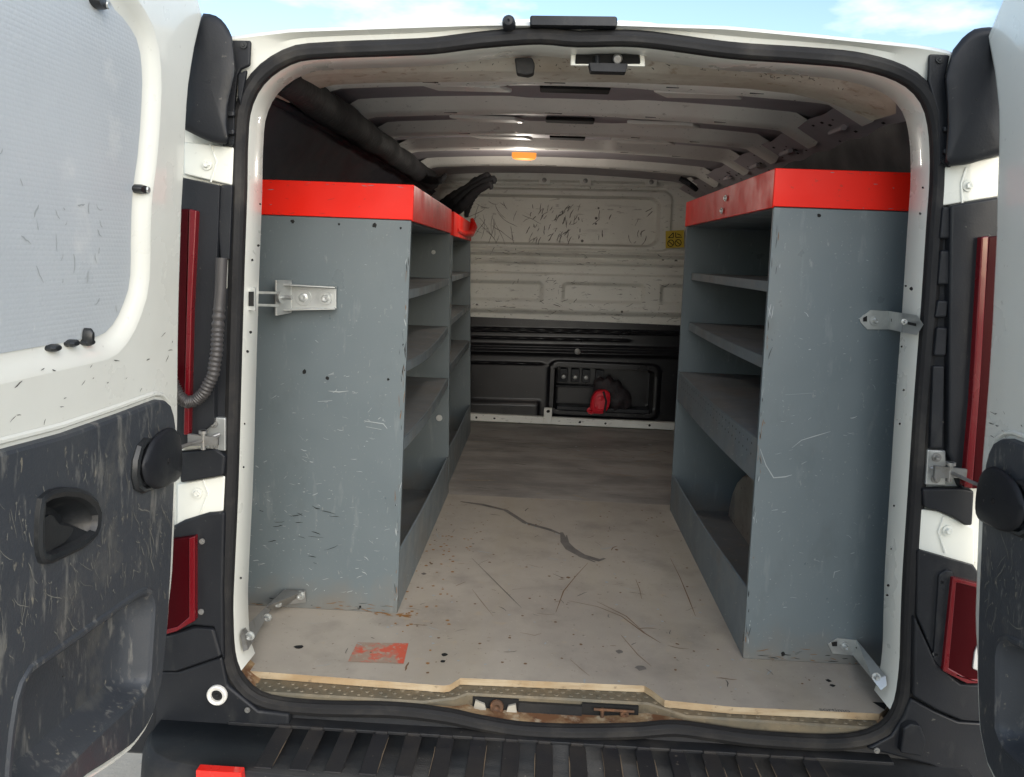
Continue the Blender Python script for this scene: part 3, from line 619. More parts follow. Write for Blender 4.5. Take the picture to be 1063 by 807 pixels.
h = jamb('door_hinge', [(955,529),(975,531),(1012,548),(1012,588),(953,571)], 1.600, .012, 'white')
bolt(h, at(984,551,Y=1.599), (0,-1,0), .011, 'white')
cr = MB(); cr.tube(pix([(980,536),(974,552),(981,574)], 1.599), .0022, 6); cr.build('hinge_crease', mat['white'], h)
lc = jamb('lower_lamp_cover', [(953,571),(1012,588),(1020,600),(1020,712),(1000,710),(972,688),(952,640)], 1.590, .02, bevel=.006)
lc2 = jamb('cover_step', [(975,597),(982,592),(990,594),(990,600),(980,697),(969,686)], 1.584, .02, bevel=.004)
tl = jamb('lower_lamp', [(989,600),(1020,608),(1020,709),(1004,708),(980,696)], 1.578, .02, 'lens', .003)
jamb('lens_edge', [(989,600),(1020,608),(1020,612),(993,605),(985,694),(1005,705),(1020,706),(1020,710),(1004,710),(979,697)], 1.575, .02, 'lens_e', .002, tl)
jamb('lamp_bulb', [(1012,678),(1015,670),(1020,670),(1020,699),(1010,695)], 1.574, .01, 'clear', .003, tl)
for p in [(977,604),(971,679)]: bolt(lc, at(*p, Y=1.588), (0,-1,0), .006, 'zinc_d', 'screw', .004)
jamb('corner_trim', [(950,640),(972,688),(1000,711),(1030,713),(1030,750),(995,748),(972,738),(948,724)], 1.584, .03, bevel=.006)
jamb('corner_trim', [(946,725),(972,739),(995,749),(1040,752),(1040,830),(965,795),(900,778),(925,765),(938,745)], 1.592, .05, bevel=.006)
jamb('corner_step', [(938,757),(945,752),(956,754),(962,770),(958,786),(935,782)], 1.575, .02, bevel=.004)
bolt(van, at(910,779,Y=1.590), (0,-1,0), .006, 'zinc_d', 'cap_screw', .004)

# ---- rear doors
A, B = at(196,95,Y=1.52), at(180,600,Y=1.52)
def frame(A, B, sgn, swing=0):
    W = (A-B).normalized(); U = V((sgn*math.sin(swing), -math.cos(swing), 0)); U = (U-W*U.dot(W)).normalized()
    N = U.cross(W); 
    if N.x*sgn > 0: N = -N
    O = B+W*((1.2-B.z)/W.z)
    return O, U, W, N
FL = frame(A, B, -1)
def uvL2(pts):
    O, U, W, N = FL; O2 = O+N*.024; out = []
    for p in pts:
        q = at(*p, pl=(O2, N))-O; out.append((q.dot(U), q.dot(W)))
    return out
def uvL(pts):
    O, U, W, N = FL; out = []
    for p in pts:
        q = at(*p, pl=(O, N))-O; out.append((q.dot(U), q.dot(W)))
    return out
edgeL = uvL([(211,16),(202,55),(196,95),(194,130),(192,180),(190,213),(187,309),(186,364),(185.5,440),(184,509),(180,600),(175,640),(171,671),(167,706),(158,741),(142,773),(118,794),(85,815)])
lowv = edgeL[-1][1]
outL = edgeL + [(.60,lowv-.015),(.68,lowv),(.715,lowv+.06),(.72,-.2),(.715,.3),(.66,.75),(.60,.790),(.1,.800),(.025,.795),(.004,.775)]
winL = uvL([(130,10),(142,22),(152,40),(157,60),(158,90),(156,130),(153,164),(149,191),(147,214),(146,250),(146,282),(144,300),(139,315),(132,332),(123,345),(114,351),(104,353),(60,361),(0,372)])
wv = winL[-1][1]
winL = winL + [(.57,wv+.0),(.61,wv+.05),(.61,.30),(.58,.60),(.50,.665),(.27,.66),(.235,.64)]
trimL = uvL([(0,467),(60,451),(120,430),(152,418),(160,415),(167,416),(172,421),(175,430),(177,445),(177,470),(175.5,500),(174,540),(172,590),(168.5,650),(163,705),(155,737),(146,755),(132,772),(106,790),(80,806)])
trimL = trimL + [(.60,lowv+.045),(.655,lowv+.06),(.675,lowv+.12),(.675,-.02),(.65,trimL[0][1]),(.61,trimL[0][1]+.004)]
pockL = uvL([(144,617),(150,619),(152,630),(150,660),(147,706),(141,719),(120,737),(80,774),(46,807),(4,842),(2,807),(6,760),(13,716),(22,699),(60,673),(100,645),(134,621)])
hanL = uvL([(33,520),(40,515),(54,512),(70,513),(79,517),(87,524),(91,533),(90,545),(87,553),(74,563),(54,572),(40,578),(34,577),(31,568),(31,540)])
capL = uvL2([(177,444),(183,447),(187,455),(189,475),(187,495),(177,503),(163,508),(154,503),(150,493),(149,483),(153,471),(158,460),(168,449)])
creL = uvL([(150,457),(142,458),(136,465),(132,478),(131,492),(133,503),(140,508),(150,506)])
scr_area = [(.16,.0)]
def door(side, fr):
    O, U, W, N = fr
    P = lambda p, w=0: O+U*p[0]+W*p[1]+N*w
    outer = resample(outL, 110); win = resample(winL, 72); trim = resample(trimL, 90); pock = resample(pockL, 60)
    d = MB()
    hole2 = offset(trim, -.02)
    wedge = offset(win, .034)
    d.plate(offset(outer, -.008), [wedge, hole2], fr, 0, .001)
    d.rings([[P(p, w) for p in offset(outer, o)] for o, w in [(-.008,0),(-.002,-.002),(0,-.008),(0,-.03),(-.02,-.045)]])
    d.rings([[P(p, w) for p in offset(win, o)] for o, w in [(.034,0),(.026,-.002),(.016,-.010),(.005,-.017),(-.02,-.018)]])
    d.plate(offset(outer, -.02), [], fr, -.045, .004)
    # pressed line above the trim
    tl_ = [p for p in trim]
    d.rings([[P(p, w) for p in offset(trim, o)] for o, w in [(.016,.0005),(.013,.004),(.009,.004),(.006,.0005)]])
    for _ in range(26): 
        p = (random.uniform(.02,.55), random.uniform(-.02,.12)); d.strokes([wiggle(*p, random.uniform(-.9,.3), random.uniform(.004,.02), .3, 3)], fr, .0016, 1)
    dob = d.build('rear_door', [mat['white'], mat['scr_k']], van, ang=40)
    dob['label'] = 'open %s-hand rear door with blanked window and scuffed grey trim' % ('left' if side < 0 else 'right')
    w_ = MB(); w_.plate(offset(win, -.002), [], fr, -.016, .004)
    po = []
    for _ in range(26):
        p = random.choice([(.34,.32),(.30,.22),(.28,.25),(.45,.3)]); po.append(wiggle(random.gauss(p[0],.05), random.gauss(p[1],.05), random.gauss(-1.9,.6), random.uniform(.004,.03), .5, 4))
    w_.strokes(po, (O+N*-.016, U, W, N), .0022, 1)
    w_.build('window_panel', [mat['panel'], mat['scr_w']], dob)
    t = MB(); bz = offset(hanL, .0)
    t.plate(offset(trim, -.006), [pock, hanL], fr, .012, .001)
    t.rings([[P(p, w) for p in offset(trim, o)] for o, w in [(-.006,.012),(-.001,.010),(.001,.005),(.001,-.004)]])
    # pocket: sides sink into the door, floor of pocket lies as a ledge
    pc = (sum(p[0] for p in pock)/60, sum(p[1] for p in pock)/60)
    sh_ = lambda k, dv=0: [(pc[0]+(p[0]-pc[0])*k, pc[1]+(p[1]-pc[1])*k+dv) for p in pock]
    t.rings([[P(p, w) for p in lp_] for lp_, w in [(pock,.012),(offset(pock,-.004),.008),(offset(pock,-.008),-.01),(sh_(.82,.012),-.034),(sh_(.4,.012),-.036),(sh_(.01,.012),-.036)]])
    t.rings([[P(p, w) for p in offset(pock, o)] for o, w in [(.014,.0118),(.010,.0155),(.004,.0155),(0,.0115)]])
    t.rings([[P(p, w) for p in lp_] for lp_, w in [(hanL,.012),(offset(hanL,-.004),.002),(offset(hanL,-.02),-.028),([(lerp(p[0],hanL[0][0]-.06,.98),lerp(p[1],hanL[0][1]-.04,.98)) for p in hanL],-.03)]], 3)
    po = []; n = 0
    while n < 230:
        p = (random.uniform(.05,.62), random.choice([random.gauss(-.05,.06), random.gauss(-.22,.05), random.gauss(-.25,.07)]))
        if not inside(p, offset(trim,-.02)) or inside(p, offset(pock,.012)) or inside(p, offset(hanL,.02)) or inside(p, capL): continue
        q = wiggle(*p, random.gauss(-1.85,.35), random.choice([.006,.01,.015,.025,.045]), .28, 6)
        if not all(inside(z, offset(trim,-.01)) and not inside(z, offset(pock,.01)) and not inside(z, hanL) for z in q): continue
        po.append(q); n += 1
    t.strokes(po[::2], (O+N*.012, U, W, N), .0009, 1); t.strokes(po[1::2], (O+N*.012, U, W, N), .0015, 1)
    t.dots([p[0] for p in po[::4]], (O+N*.012, U, W, N), .0018, 1)
    t.build('door_trim', [mat['trim'], mat['scr'], mat['trim_dark'], mat['trim_dark']], dob, ang=40)
    hb = MB(); hl = resample(hanL, 40)
    hb.rings([[P(p, w) for p in offset(hl, o)] for o, w in [(.010,.0118),(.009,.018),(.004,.021),(-.003,.019),(-.006,.010)]])
    hx0, hx1 = min(p[0] for p in hl), max(p[0] for p in hl); hz0, hz1 = min(p[1] for p in hl), max(p[1] for p in hl)
    lev = rounded([(hx1-.006,hz0+.012),(hx1-.008,hz1-.03),(hx1-.035,hz1-.028),(hx1-.05,hz0+.045),(lerp(hx0,hx1,.35),hz0+.025),(lerp(hx0,hx1,.5),hz0+.012)], .012)
    hb.plate(lev, [], fr, .010, .012)
    hb.build('inner_handle', mat['trim_dark'], dob, bevel=.002)
    cp = MB(); cl = smooth_loop(capL, 40); cc = (sum(p[0] for p in cl)/40, sum(p[1] for p in cl)/40)
    sc_ = lambda k: [(cc[0]+(p[0]-cc[0])*k, cc[1]+(p[1]-cc[1])*k) for p in cl]
    cp.rings([[P(p, w) for p in sc_(k)] for k, w in [(.88,.010),(.96,.018),(1,.021),(.985,.025),(.88,.0285),(.5,.0305),(.01,.031)]])
    cp.lathe(P(cc,.031), N, [(.006,-.002),(.005,.001),(.0001,-.001)], 10, 1)
    cp.build('strap_cap', [mat['plastic'], mat['hole']], dob, ang=50)
    cg = MB(); cg.tube([P(p, .013) for p in creL], [.004,.007,.009,.010,.010,.009,.007,.004], 8); cg.build('cap_crescent', mat['trim_dark'], dob)  # raised dark crescent on the trim beside the strap cap
    for px in [(110,4),(152,197)]:
        c = uvL([px])[0]; k = MB(); k.rings([[P((c[0]+.018*math.cos(a)*kk, c[1]+.008*math.sin(a)*kk), w) for a in [i*.3927 for i in range(16)]] for kk, w in [(1,-.018),(1,-.008),(.8,-.002),(.01,-.001)]]); k.lathe(P((c[0]-.008,c[1]),-.002), N, [(.006,0),(.005,.003),(.0001,.002)], 8, 1); k.build('panel_clip', [mat['trim_dark'], mat['zinc']], dob)
    for px in [(64,362),(83,357),(97,350),(99,356)]:
        c = uvL([px])[0]; k = MB(); w0 = -.012 if px != (97,350) else -.008; k.rings([[P((c[0]+(.013 if px != (97,350) else .006)*math.cos(a)*kk, c[1]+(.0055 if px != (97,350) else .013)*math.sin(a)*kk), w) for a in [i*.3927 for i in range(16)]] for kk, w in [(1,w0-.006),(1,w0+.004),(.6,w0+.008),(.01,w0+.008)]]); k.build('panel_clip', mat['trim_dark'], dob)
    return dob
door(-1, FL)
A2, B2 = at(1036,120,Y=1.52), at(1011,640,Y=1.52)
FR = frame(A2, B2, 1)
door(1, FR)

# ================================================================== PLYWOOD FLOOR
fp = [at(p[0], p[1], Z=ZF) for p in [(251,696),(461,712),(467,711),(478,704),(576,708),(669,712),(677,717),(690,727),(760,734),(913,741),(920,736)]]
YJ = 3.06
pf = empty('plywood_floor', (XC, 2.3, ZF-.015), 'worn grey plywood board flooring the front of the van bay, its notched raw edge at the sill', 'floor board')
def board(mb, pts, m=0, me=1):
    t = .0152; tr = tessellate_polygon([pts]); n = len(pts)
    mb.add(pts, tr, m); mb.add([p-V((0,0,t)) for p in pts], tr, me)
    mb.add(pts+[p-V((0,0,t)) for p in pts], [(i,(i+1)%n,n+(i+1)%n,n+i) for i in range(n)], me)
b = MB(); board(b, fp+[V((.78,1.72,ZF)),V((.80,1.85,ZF)),V((.86,1.85,ZF)),V((.86,YJ,ZF)),V((-.80,YJ,ZF)),V((-.80,1.78,ZF)),V((-.665,1.78,ZF))])
ff = (V((0,0,ZF)), V((1,0,0)), V((0,1,0)), V((0,0,1)))
def fuv(pts): return [(p.x, p.y) for p in [at(*q, Z=ZF) for q in pts]]
b.strokes([fuv([(490,580),(510,600),(528,618),(541,631)]), ], ff, .004, 3)
b.strokes([fuv([(610,585),(598,598),(585,614),(577,636)]), fuv([(590,624),(620,630),(645,640),(668,657),(686,668)]), fuv([(620,625),(650,640),(670,658)]), fuv([(696,580),(706,600),(715,622),(722,640)]), fuv([(540,657),(555,660),(562,658)]),fuv([(592,685),(602,694),(612,702)]),fuv([(660,602),(664,612),(666,622)]),fuv([(645,660),(662,680),(676,692)]),fuv([(490,612),(500,625),(512,640)])], ff, .0024, 2)
b.strokes([fuv([(478,521),(500,524),(525,530),(545,543),(570,550),(583,555)]), fuv([(583,553),(586,563),(592,570),(604,577),(622,582),(628,580)]), fuv([(588,556),(590,568),(603,578),(618,584)])], ff, .022, 4)
for q, r in [((640,571),.007),((491,565),.007),((590,600),.007),((665,694),.012),((643,677),.007),((440,596),.006)]: b.dots(fuv([q]), ff, r, random.choice([2,4]), .0007, 11)
for _ in range(150):
    p = (random.uniform(-.6,.74), random.uniform(1.72,3.0)); b.strokes([wiggle(*p, random.uniform(0,6.3), random.uniform(.004,.05), .4, 4)], ff, random.choice([.0015,.002,.003]), random.choice([2,3,4,5]))
b.dots([(random.uniform(-.4,.74), random.uniform(1.7,3.0)) for _ in range(130)], ff, .0035, 2)
b.dots([(random.uniform(-.4,.74), random.uniform(1.7,3.0)) for _ in range(60)], ff, .0035, 5)
b.dots([(random.uniform(-.34,-.2), random.uniform(1.75,2.6)) for _ in range(60)], ff, .004, 6)
for q in [(461,680),(460,687),(310,672),(860,707),(864,712)]: b.dots(fuv([q]), ff, .009, 7, .0008, 10)
b.prism([V((.735,1.70,ZF+.0006)),V((.765,1.70,ZF+.0006)),V((.75,1.67,ZF+.0006))],(0,0,-.0003),7)
# rust bleeding from the shelf foot
for _ in range(26): b.strokes([wiggle(random.gauss(-.35,.035), random.gauss(1.993,.004), random.gauss(0,.3), random.uniform(.006,.025), .3, 4)], ff, .004, 6)
bo = b.build('board', [mat['ply'], mat['plyedge'], mat['scr_b'], mat['scr_k'], mat['scr_d'], mat['scr_w'], M('rust_stain',(.30,.15,.05),.8), mat['hole']], pf)
sk = MB(); q = [at(*p, Z=ZF+.0012) for p in [(371,667),(424,668),(419,689),(361,687)]]; 
sk.grid(lambda u, v: lerp(lerp(q[0],q[1],u), lerp(q[3],q[2],u), v), 6, 4); sk.build('red_sticker', mat['sticker'], pf, smooth=False)
cu = bpy.data.curves.new('text', 'FONT'); cu.body = 'sortimo'; cu.size = .020; cu.extrude = 0
to = bpy.data.objects.new('text', cu); COL.objects.link(to)
me = bpy.data.meshes.new_from_object(to.evaluated_get(bpy.context.evaluated_depsgraph_get())); bpy.data.objects.remove(to)
tx = bpy.data.objects.new('maker_text', me); COL.objects.link(tx); tx.parent = pf; me.materials.clear(); me.materials.append(mat['scr_d'])
p = at(851,738,Z=ZF+.001); tx.location = p-V(pf['_o']); tx['_o'] = (0,0,0)
pf2 = MB(); board(pf2, [V((-.80,YJ+.0012,ZF)),V((.86,YJ+.0012,ZF)),V((.86,4.44,ZF)),V((-.80,4.44,ZF))], 0, 0)
for _ in range(60): pf2.strokes([wiggle(random.uniform(-.34,.7), random.uniform(3.1,4.4), random.gauss(0,.3), random.uniform(.01,.2), .2, 4)], ff, .004, random.choice([1,2,2]))
pf2.dots(fuv([(598,464),(618,464),(600,468),(508,499),(618,504),(675,462)]), ff, .009, 3, .0008)
tag(pf2.build('plywood_floor', [mat['ply2'], mat['plyedge'], mat['scr_k'], mat['scr_w']]), 'darker dirty plywood board against the bulkhead, behind the pale front board', 'floor board')

# ================================================================== SHELVING
def unit(name, label, near, far, zb, zt, ztray, side, shelves, kick, group, holes, T=.012):
    """near/far: dicts Y, xb (aisle edge at floor), xt (aisle edge at top), xo (wall edge)."""
    def C(u, v, z, wall=False):   # u: 0 aisle edge .. 1 wall edge ; v: 0 near .. 1 far
        w = (z-zb)/(zt-zb)
        xa = lerp(lerp(near['xb'],near['xt'],w), lerp(far['xb'],far['xt'],w), v); xo = lerp(near['xo'],far['xo'],v)
        return V((lerp(xa,xo,u), lerp(near['Y'],far['Y'],v), z))
    Lg = far['Y']-near['Y']
    root = empty(name, tuple(C(.5,.5,zb)), label, 'shelving', group)
    def blk(mb, u0,u1,v0,v1,z0,z1,m=0):
        mb.hexa([C(u0,v0,z0),C(u1,v0,z0),C(u1,v1,z0),C(u0,v1,z0),C(u0,v0,z1),C(u1,v0,z1),C(u1,v1,z1),C(u0,v1,z1)], m)
    tv = T/Lg; wd = abs(near['xo']-near['xb'])
    for v0, nf in ((0, True), (1-tv, False)):
        e = MB(); blk(e, 0,1, v0, v0+tv, zb, zt)
        if nf:
            y = near['Y']; f = (V((0,y,0)), V((1,0,0)), V((0,0,1)), V((0,-1,0)))
            e.dots([(p.x,p.z) for p in pix(holes, y)], f, .0048, 2, .0007, 12)
            xs = sorted((near['xb'], near['xo']))
            po = []
            for _ in range(190 if side < 0 else 80):
                z = zb + (zt-zb)*min(.93, max(.05, abs(random.gauss(.30,.2)))) ; x = random.uniform(xs[0]+.03, xs[1]-.03)
                if side > 0 and random.random() < .5: z = random.uniform(zb+.1, zt-.1)
                po.append(wiggle(x, z, random.gauss(0,.35), random.choice([.003,.006,.010,.016]), .4, 4))
            xe = near['xb'] ; sg = 1 if side > 0 else -1
            for _ in range(46):      # rubbed paint along the aisle edge and the foot
                z = random.uniform(zb+.02, zt-.05); x = lerp(near['xb'], near['xt'], (z-zb)/(zt-zb))+sg*abs(random.gauss(.003,.006))+sg*.002
                e.strokes([wiggle(x, z, 1.57+random.gauss(0,.12), random.uniform(.004,.03), .15, 3)], f, random.choice([.001,.0018]), random.choice([1,2,3]), .0006)
            for _ in range(30): e.strokes([wiggle(random.uniform(xs[0]+.02, xs[1]-.03), zb+abs(random.gauss(.004,.012))+.003, random.gauss(0,.15), random.uniform(.004,.03), .2, 3)], f, random.choice([.001,.002]), random.choice([2,3]), .0006)
            for q in po: e.strokes([[(min(max(a,xs[0]+.004),xs[1]-.004), b_) for a, b_ in q]], f, random.choice([.0006,.0009,.0014]), 1, .0006)
            if side > 0: e.strokes([[(p.x,p.z) for p in pix(l, y)] for l in [[(789,466),(795,483),(803,496),(815,495),(822,493)],[(822,465),(832,457),(845,453),(862,448)],[(815,410),(845,408)],[(865,600),(866,594),(872,592)]]], f, .002, 1, .0006)
            else:
                e.strokes([[(p.x,p.z) for p in pix(l, y)] for l in [[(341,406),(352,407),(362,406)],[(330,417),(345,416)],[(378,437),(398,440),(402,445)],[(380,443),(396,446)]]], f, .003, 1, .0006)
                for _ in range(16): e.strokes([wiggle(random.gauss(-.60,.05), random.uniform(.66,.85), random.gauss(0,.2), random.uniform(.01,.04), .3, 4)], f, .0015, 2, .0006)
        e.build('end_panel', [mat['grey'], mat['scr_w'], mat['hole'], mat['scr_b']], root, bevel=.002)
    bk_ = MB(); blk(bk_, .985,1, tv*1.05, 1-tv*1.05, zb+.02, zt-.004); bk_.build('back_panel', mat['grey'], root)
    for z, lip, inset, sag in shelves:
        s_ = MB(); u0 = inset/wd; nV = 16
        rows = []
        for i in range(nV+1):
            v = lerp(tv*1.1, 1-tv*1.1, i/nV); dz = -sag*math.sin(math.pi*i/nV); a = C(u0, v, z); w_ = C(.98, v, z); o = .006*(1 if side > 0 else -1)
            rows.append([w_, V((a.x+o,a.y,z+dz)), V((a.x,a.y,z+dz+.0005)), V((a.x,a.y,z+dz-lip)), V((a.x+o*1.2,a.y,z+dz-lip)), V((a.x+o*1.2,a.y,z+dz-.006)), w_-V((0,0,.006))])
        s_.rings(rows, closed=False)
        for k_ in range(len(s_.m)): 
            if k_ % 6 == 0: s_.m[k_] = 1
        if lip > .05:
            n_ = 26
            for i in range(n_):
                for r_ in range(2):
                    p = C(u0, lerp(.05,.95,i/n_), z-.02-.025*r_); x = p.x-.0008*(1 if side > 0 else -1); rr = .003
                    s_.add([V((x,p.y+rr*math.cos(a),p.z+rr*math.sin(a))) for a in [q*1.047 for q in range(6)]], [tuple(range(6))], 2)
            for _ in range(40):
                p = C(u0, random.uniform(.05,.95), z-random.uniform(.01,lip-.01)); x = p.x-.0009*(1 if side > 0 else -1); d_ = random.uniform(.004,.02)
                s_.add([V((x,p.y,p.z)),V((x,p.y+d_,p.z-d_*.3)),V((x,p.y+d_,p.z-d_*.3+.002)),V((x,p.y,p.z+.002))],[(0,1,2,3)],3)
        s_.build('shelf', [mat['grey_d'], mat['shelf_top'], mat['hole'], mat['scr_w']], root)
    k = MB(); nV = 12; rows = []
    o = .006*(1 if side > 0 else -1)
    for i in range(nV+1):
        v = lerp(tv*1.1, 1-tv*1.1, i/nV); dz = -.012*math.sin(math.pi*i/nV); a = C(0, v, zb); t_ = C(0, v, zb+lerp(kick[0],kick[1],i/nV)+dz)
        rows.append([a+V((o*.2,0,.0)), t_+V((o*.2,0,0)), t_+V((o,0,.001)), a+V((o,0,0))])
    k.rings(rows, closed=True)
    for _ in range(40):
        v = random.uniform(.05,.9); p = C(0, v, zb+random.uniform(.02,kick[0]*.7)); x = p.x+o*.2-o*.15; d_ = random.uniform(.004,.02); ang_ = random.choice([1,-1])
        k.add([V((x,p.y,p.z)),V((x,p.y+d_,p.z+ang_*d_*.6)),V((x,p.y+d_,p.z+ang_*d_*.6+.002)),V((x,p.y,p.z+.002))],[(0,1,2,3)],1)
    k.build('kick_plate', [mat['grey_d'], mat['scr_w']], root)
    bs = MB(); blk(bs, .03,.97, tv*1.1, 1-tv*1.1, zb+.002, zb+.008); bs.build('base_shelf', mat['shelf_top'], root)
    # red top tray: front, near and far walls and floor
    t = MB(); e_ = .006*(-1 if side > 0 else 1)/wd*abs(1)
    th = .004/wd; ov = -.004/wd; nv = -.005/Lg
    blk(t, ov, 1, nv, nv+.004/Lg, zt+.001, ztray); blk(t, ov, 1, 1-.004/Lg, 1, zt+.001, ztray)
    blk(t, ov, ov+th, nv+.0042/Lg, 1-.0042/Lg, zt-.002, ztray); blk(t, 1-th, 1, nv+.0042/Lg, 1-.0042/Lg, zt+.001, ztray)
    if holes:
        y = near['Y']-.005; f = (V((0,y,0)), V((1,0,0)), V((0,0,1)), V((0,-1,0))); xs = sorted((near['xt'], near['xo']))
        for _ in range(22):
            z = random.choice([zt+.004, ztray-.005, random.uniform(zt, ztray)]) ; x = random.uniform(xs[0]+.02, xs[1]-.03)
            t.strokes([wiggle(x, min(max(z, zt+.004), ztray-.006), random.gauss(0,.15), random.uniform(.002,.02), .1, 3)], f, .0011, random.choice([1,1,2]), .0004)
    t.build('top_tray', [mat['red'], mat['red_worn'], mat['grey_d']], root, bevel=.004)
    tf = MB(); blk(tf, .02,.98, tv, 1-tv, zt-.004, zt+.002); tf.build('tray_floor', mat['grey_d'], root)
    p_ = [C(0, v, (zt+ztray)/2) for v in (.2,.5)]
    return root, C
lf = at(468,230,Y=3.08)
ul, CL = unit('shelving_unit', 'grey shelving at the left of the opening with a channel clamp on its end panel',
    dict(Y=2.0, xb=-.343, xt=-.333, xo=-.80), dict(Y=3.08, xb=-.339, xt=lf.x, xo=-.80), ZF, 1.556, 1.642, -1,
    [(1.385,.022,.004,.004),(1.205,.024,.004,.022),(1.008,.03,.004,.02)], (.160,.145), 'grey van shelving units with red top trays',
    [(304,230),(352,233),(389,234),(416,237),(316,386),(340,393),(403,394),(374,630)])
u2, C2 = unit('shelving_unit', 'grey shelving farther in on the left, between the front left unit and the bulkhead',
    dict(Y=3.13, xb=-.352, xt=at(471,215,Y=3.13).x, xo=-.78), dict(Y=4.17, xb=-.356, xt=at(489,232,Y=4.17).x, xo=-.78), ZF, 1.548, 1.638, -1,
    [(1.39,.02,.004,.0),(1.22,.02,.004,0),(1.04,.03,.004,0)], (.15,.15), 'grey van shelving units with red top trays', [])
ur, CR = unit('shelving_unit', 'grey steel shelving on the right of the opening with red tray and flat slotted straps',
    dict(Y=1.863, xb=.499, xt=.500, xo=.88), dict(Y=3.0, xb=.497, xt=.497, xo=.88), ZF, 1.610, 1.695, 1,
    [(1.442,.024,.028,.0),(1.264,.028,.028,.004),(1.082,.10,.002,.010)], (.165,.135), 'grey van shelving units with red top trays',
    [(850,224),(813,679)])
# brackets on the left unit
n = V((0,-1,0))
br = MB(); Y = 1.988
br.prism(pix([(300,297),(349,300),(349,321),(300,322)], Y), (0,.004,0))
for a, b_ in (((298,296),(350,299)), ((298,322),(350,321))):
    P0, P1 = at(*a, Y=Y), at(*b_, Y=Y); br.slab([P0, P1, P1+V((0,-.022,0)), P0+V((0,-.030,0))], (0,0,.003))
br.slab([at(288,291,Y=1.985), at(303,294,Y=1.985), at(303,324,Y=1.985), at(288,327,Y=1.985)], (0,-.004,0))
pq = [at(287,291,Y=1.94), at(303,291,Y=1.985), at(303,325,Y=1.985), at(287,328,Y=1.94)]; br.slab(pq, (-.004,0,0))
for yy in (303,316): P0, P1 = at(256,yy-1,Y=1.66), at(290,yy,Y=1.945); br.slab([P0, P1, P1+V((0,0,-.006)), P0+V((0,0,-.006))], (0,-.012,0))
br.prism(pix([(255,298),(265,299),(265,323),(255,322)], 1.645), (0,.006,0))
bo = br.build('wall_clamp', mat['zinc'], ul, bevel=.0012)
bolt(bo, at(315,309,Y=Y-.001), n, .020, 'zinc', h=.006); bolt(bo, at(338,310,Y=Y-.001), n, .016, 'zinc', h=.008); 
sb = MB(); sb.cyl(at(291,309,Y=1.94), at(303,309,Y=1.93), .005, n=10); sb.cyl(at(290,309,Y=1.94), at(293,309,Y=1.937), .014, n=12); sb.build('bolt', mat['zinc'], bo)
bl = MB(); bl.prism(pix([(258,303),(263,303),(263,318),(258,318)],1.642),(0,.003,0)); bl.build('clamp_slot', mat['hole'], bo)
def strap(parent, name, segs, bolts, slot=None, m='zinc'):
    s_ = MB()
    for q in segs:
        P_ = [at(a, b_, Y=y) for a, b_, y in q]; s_.prism(P_, (0,-.003,0))
    o = s_.build(name, mat[m], parent, bevel=.0008)
    for a, b_, y, r_ in bolts: bolt(o, at(a, b_, Y=y-.004), n, r_, 'zinc', h=.012)
    if slot:
        for q in slot:
            z = MB(); z.prism([at(a, b_, Y=y-.0042) for a, b_, y in q], (0,-.0006,0)); z.build('slot', mat['hole'], o)
    return o
strap(ul, 'foot_strap', [[(295,612,1.99),(317,613,1.99),(318,625,1.99),(300,627,1.99),(291,630,1.985),(282,632,1.96),(258,674,1.65),(253,676,1.64),(250,660,1.64),(252,654,1.65),(276,630,1.92)]], [(312,618,1.99,.012),(289,627,1.965,.009),(278,641,1.88,.010),(260,660,1.67,.010)], [[(301,616,1.99),(308,616,1.99),(308,621,1.99),(301,621,1.99)]], 'zinc_d')
strap(ur, 'wall_strap', [[(892,331,1.862),(903,322,1.862),(922,323,1.862),(922,342,1.862),(900,342,1.862),(893,335,1.862)], [(922,323,1.862),(936,325,1.665),(936,345,1.665),(922,342,1.862)], [(936,325,1.665),(951,327,1.612),(958,337,1.604),(951,348,1.612),(936,345,1.665)]], [(908,333,1.862,.011),(938,334,1.655,.006)], [[(925,331,1.82),(933,332,1.71),(933,336,1.71),(925,334,1.82)],[(942,334,1.644),(951,336,1.612),(951,339,1.612),(942,337,1.644)],[(896,330,1.862),(900,328,1.862),(900,334,1.862),(896,334,1.862)]])
strap(ur, 'foot_strap', [[(859,668,1.862),(869,662,1.862),(889,664,1.862),(885,680,1.862),(864,678,1.862)],[(889,664,1.862),(919,701,1.66),(920,711,1.645),(914,716,1.645),(906,706,1.66),(885,680,1.862)]], [(877,671,1.862,.010),(909,702,1.67,.009)], [[(888,672,1.85),(891,671,1.845),(905,691,1.77),(903,693,1.77)],[(863,667,1.862),(869,666,1.862),(869,671,1.862),(864,671,1.862)]])
for r_, pts in ((ur,[(755,206),(751,219),(731,238),(736,243)]),):
    for i, p in enumerate(pts[:2]):
        q = at(*p, X=.495); bolt(r_, q+V((-.004,0,0)), (-1,0,0), .009, 'zinc', 'tray_screw', .006)
q = at(456,434,Y=3.06); bolt(ul, q, n, .012, 'zinc', 'panel_bolt', .004)
q = at(450,262,Y=3.06); bolt(ul, q, n, .008, 'zinc', 'panel_bolt', .004)
rw = MB(); P0 = at(489,228,Y=4.0)
rw.tube([at(474,239,Y=3.3), at(482,243,Y=3.7), at(489,243,Y=4.0), at(492,236,Y=4.12), at(490,228,Y=4.16)], [.010,.012,.016,.018,.010], 8)
tag(rw.build('red_strap', mat['red']), 'red webbing strap end curling off the far left red tray', 'strap')

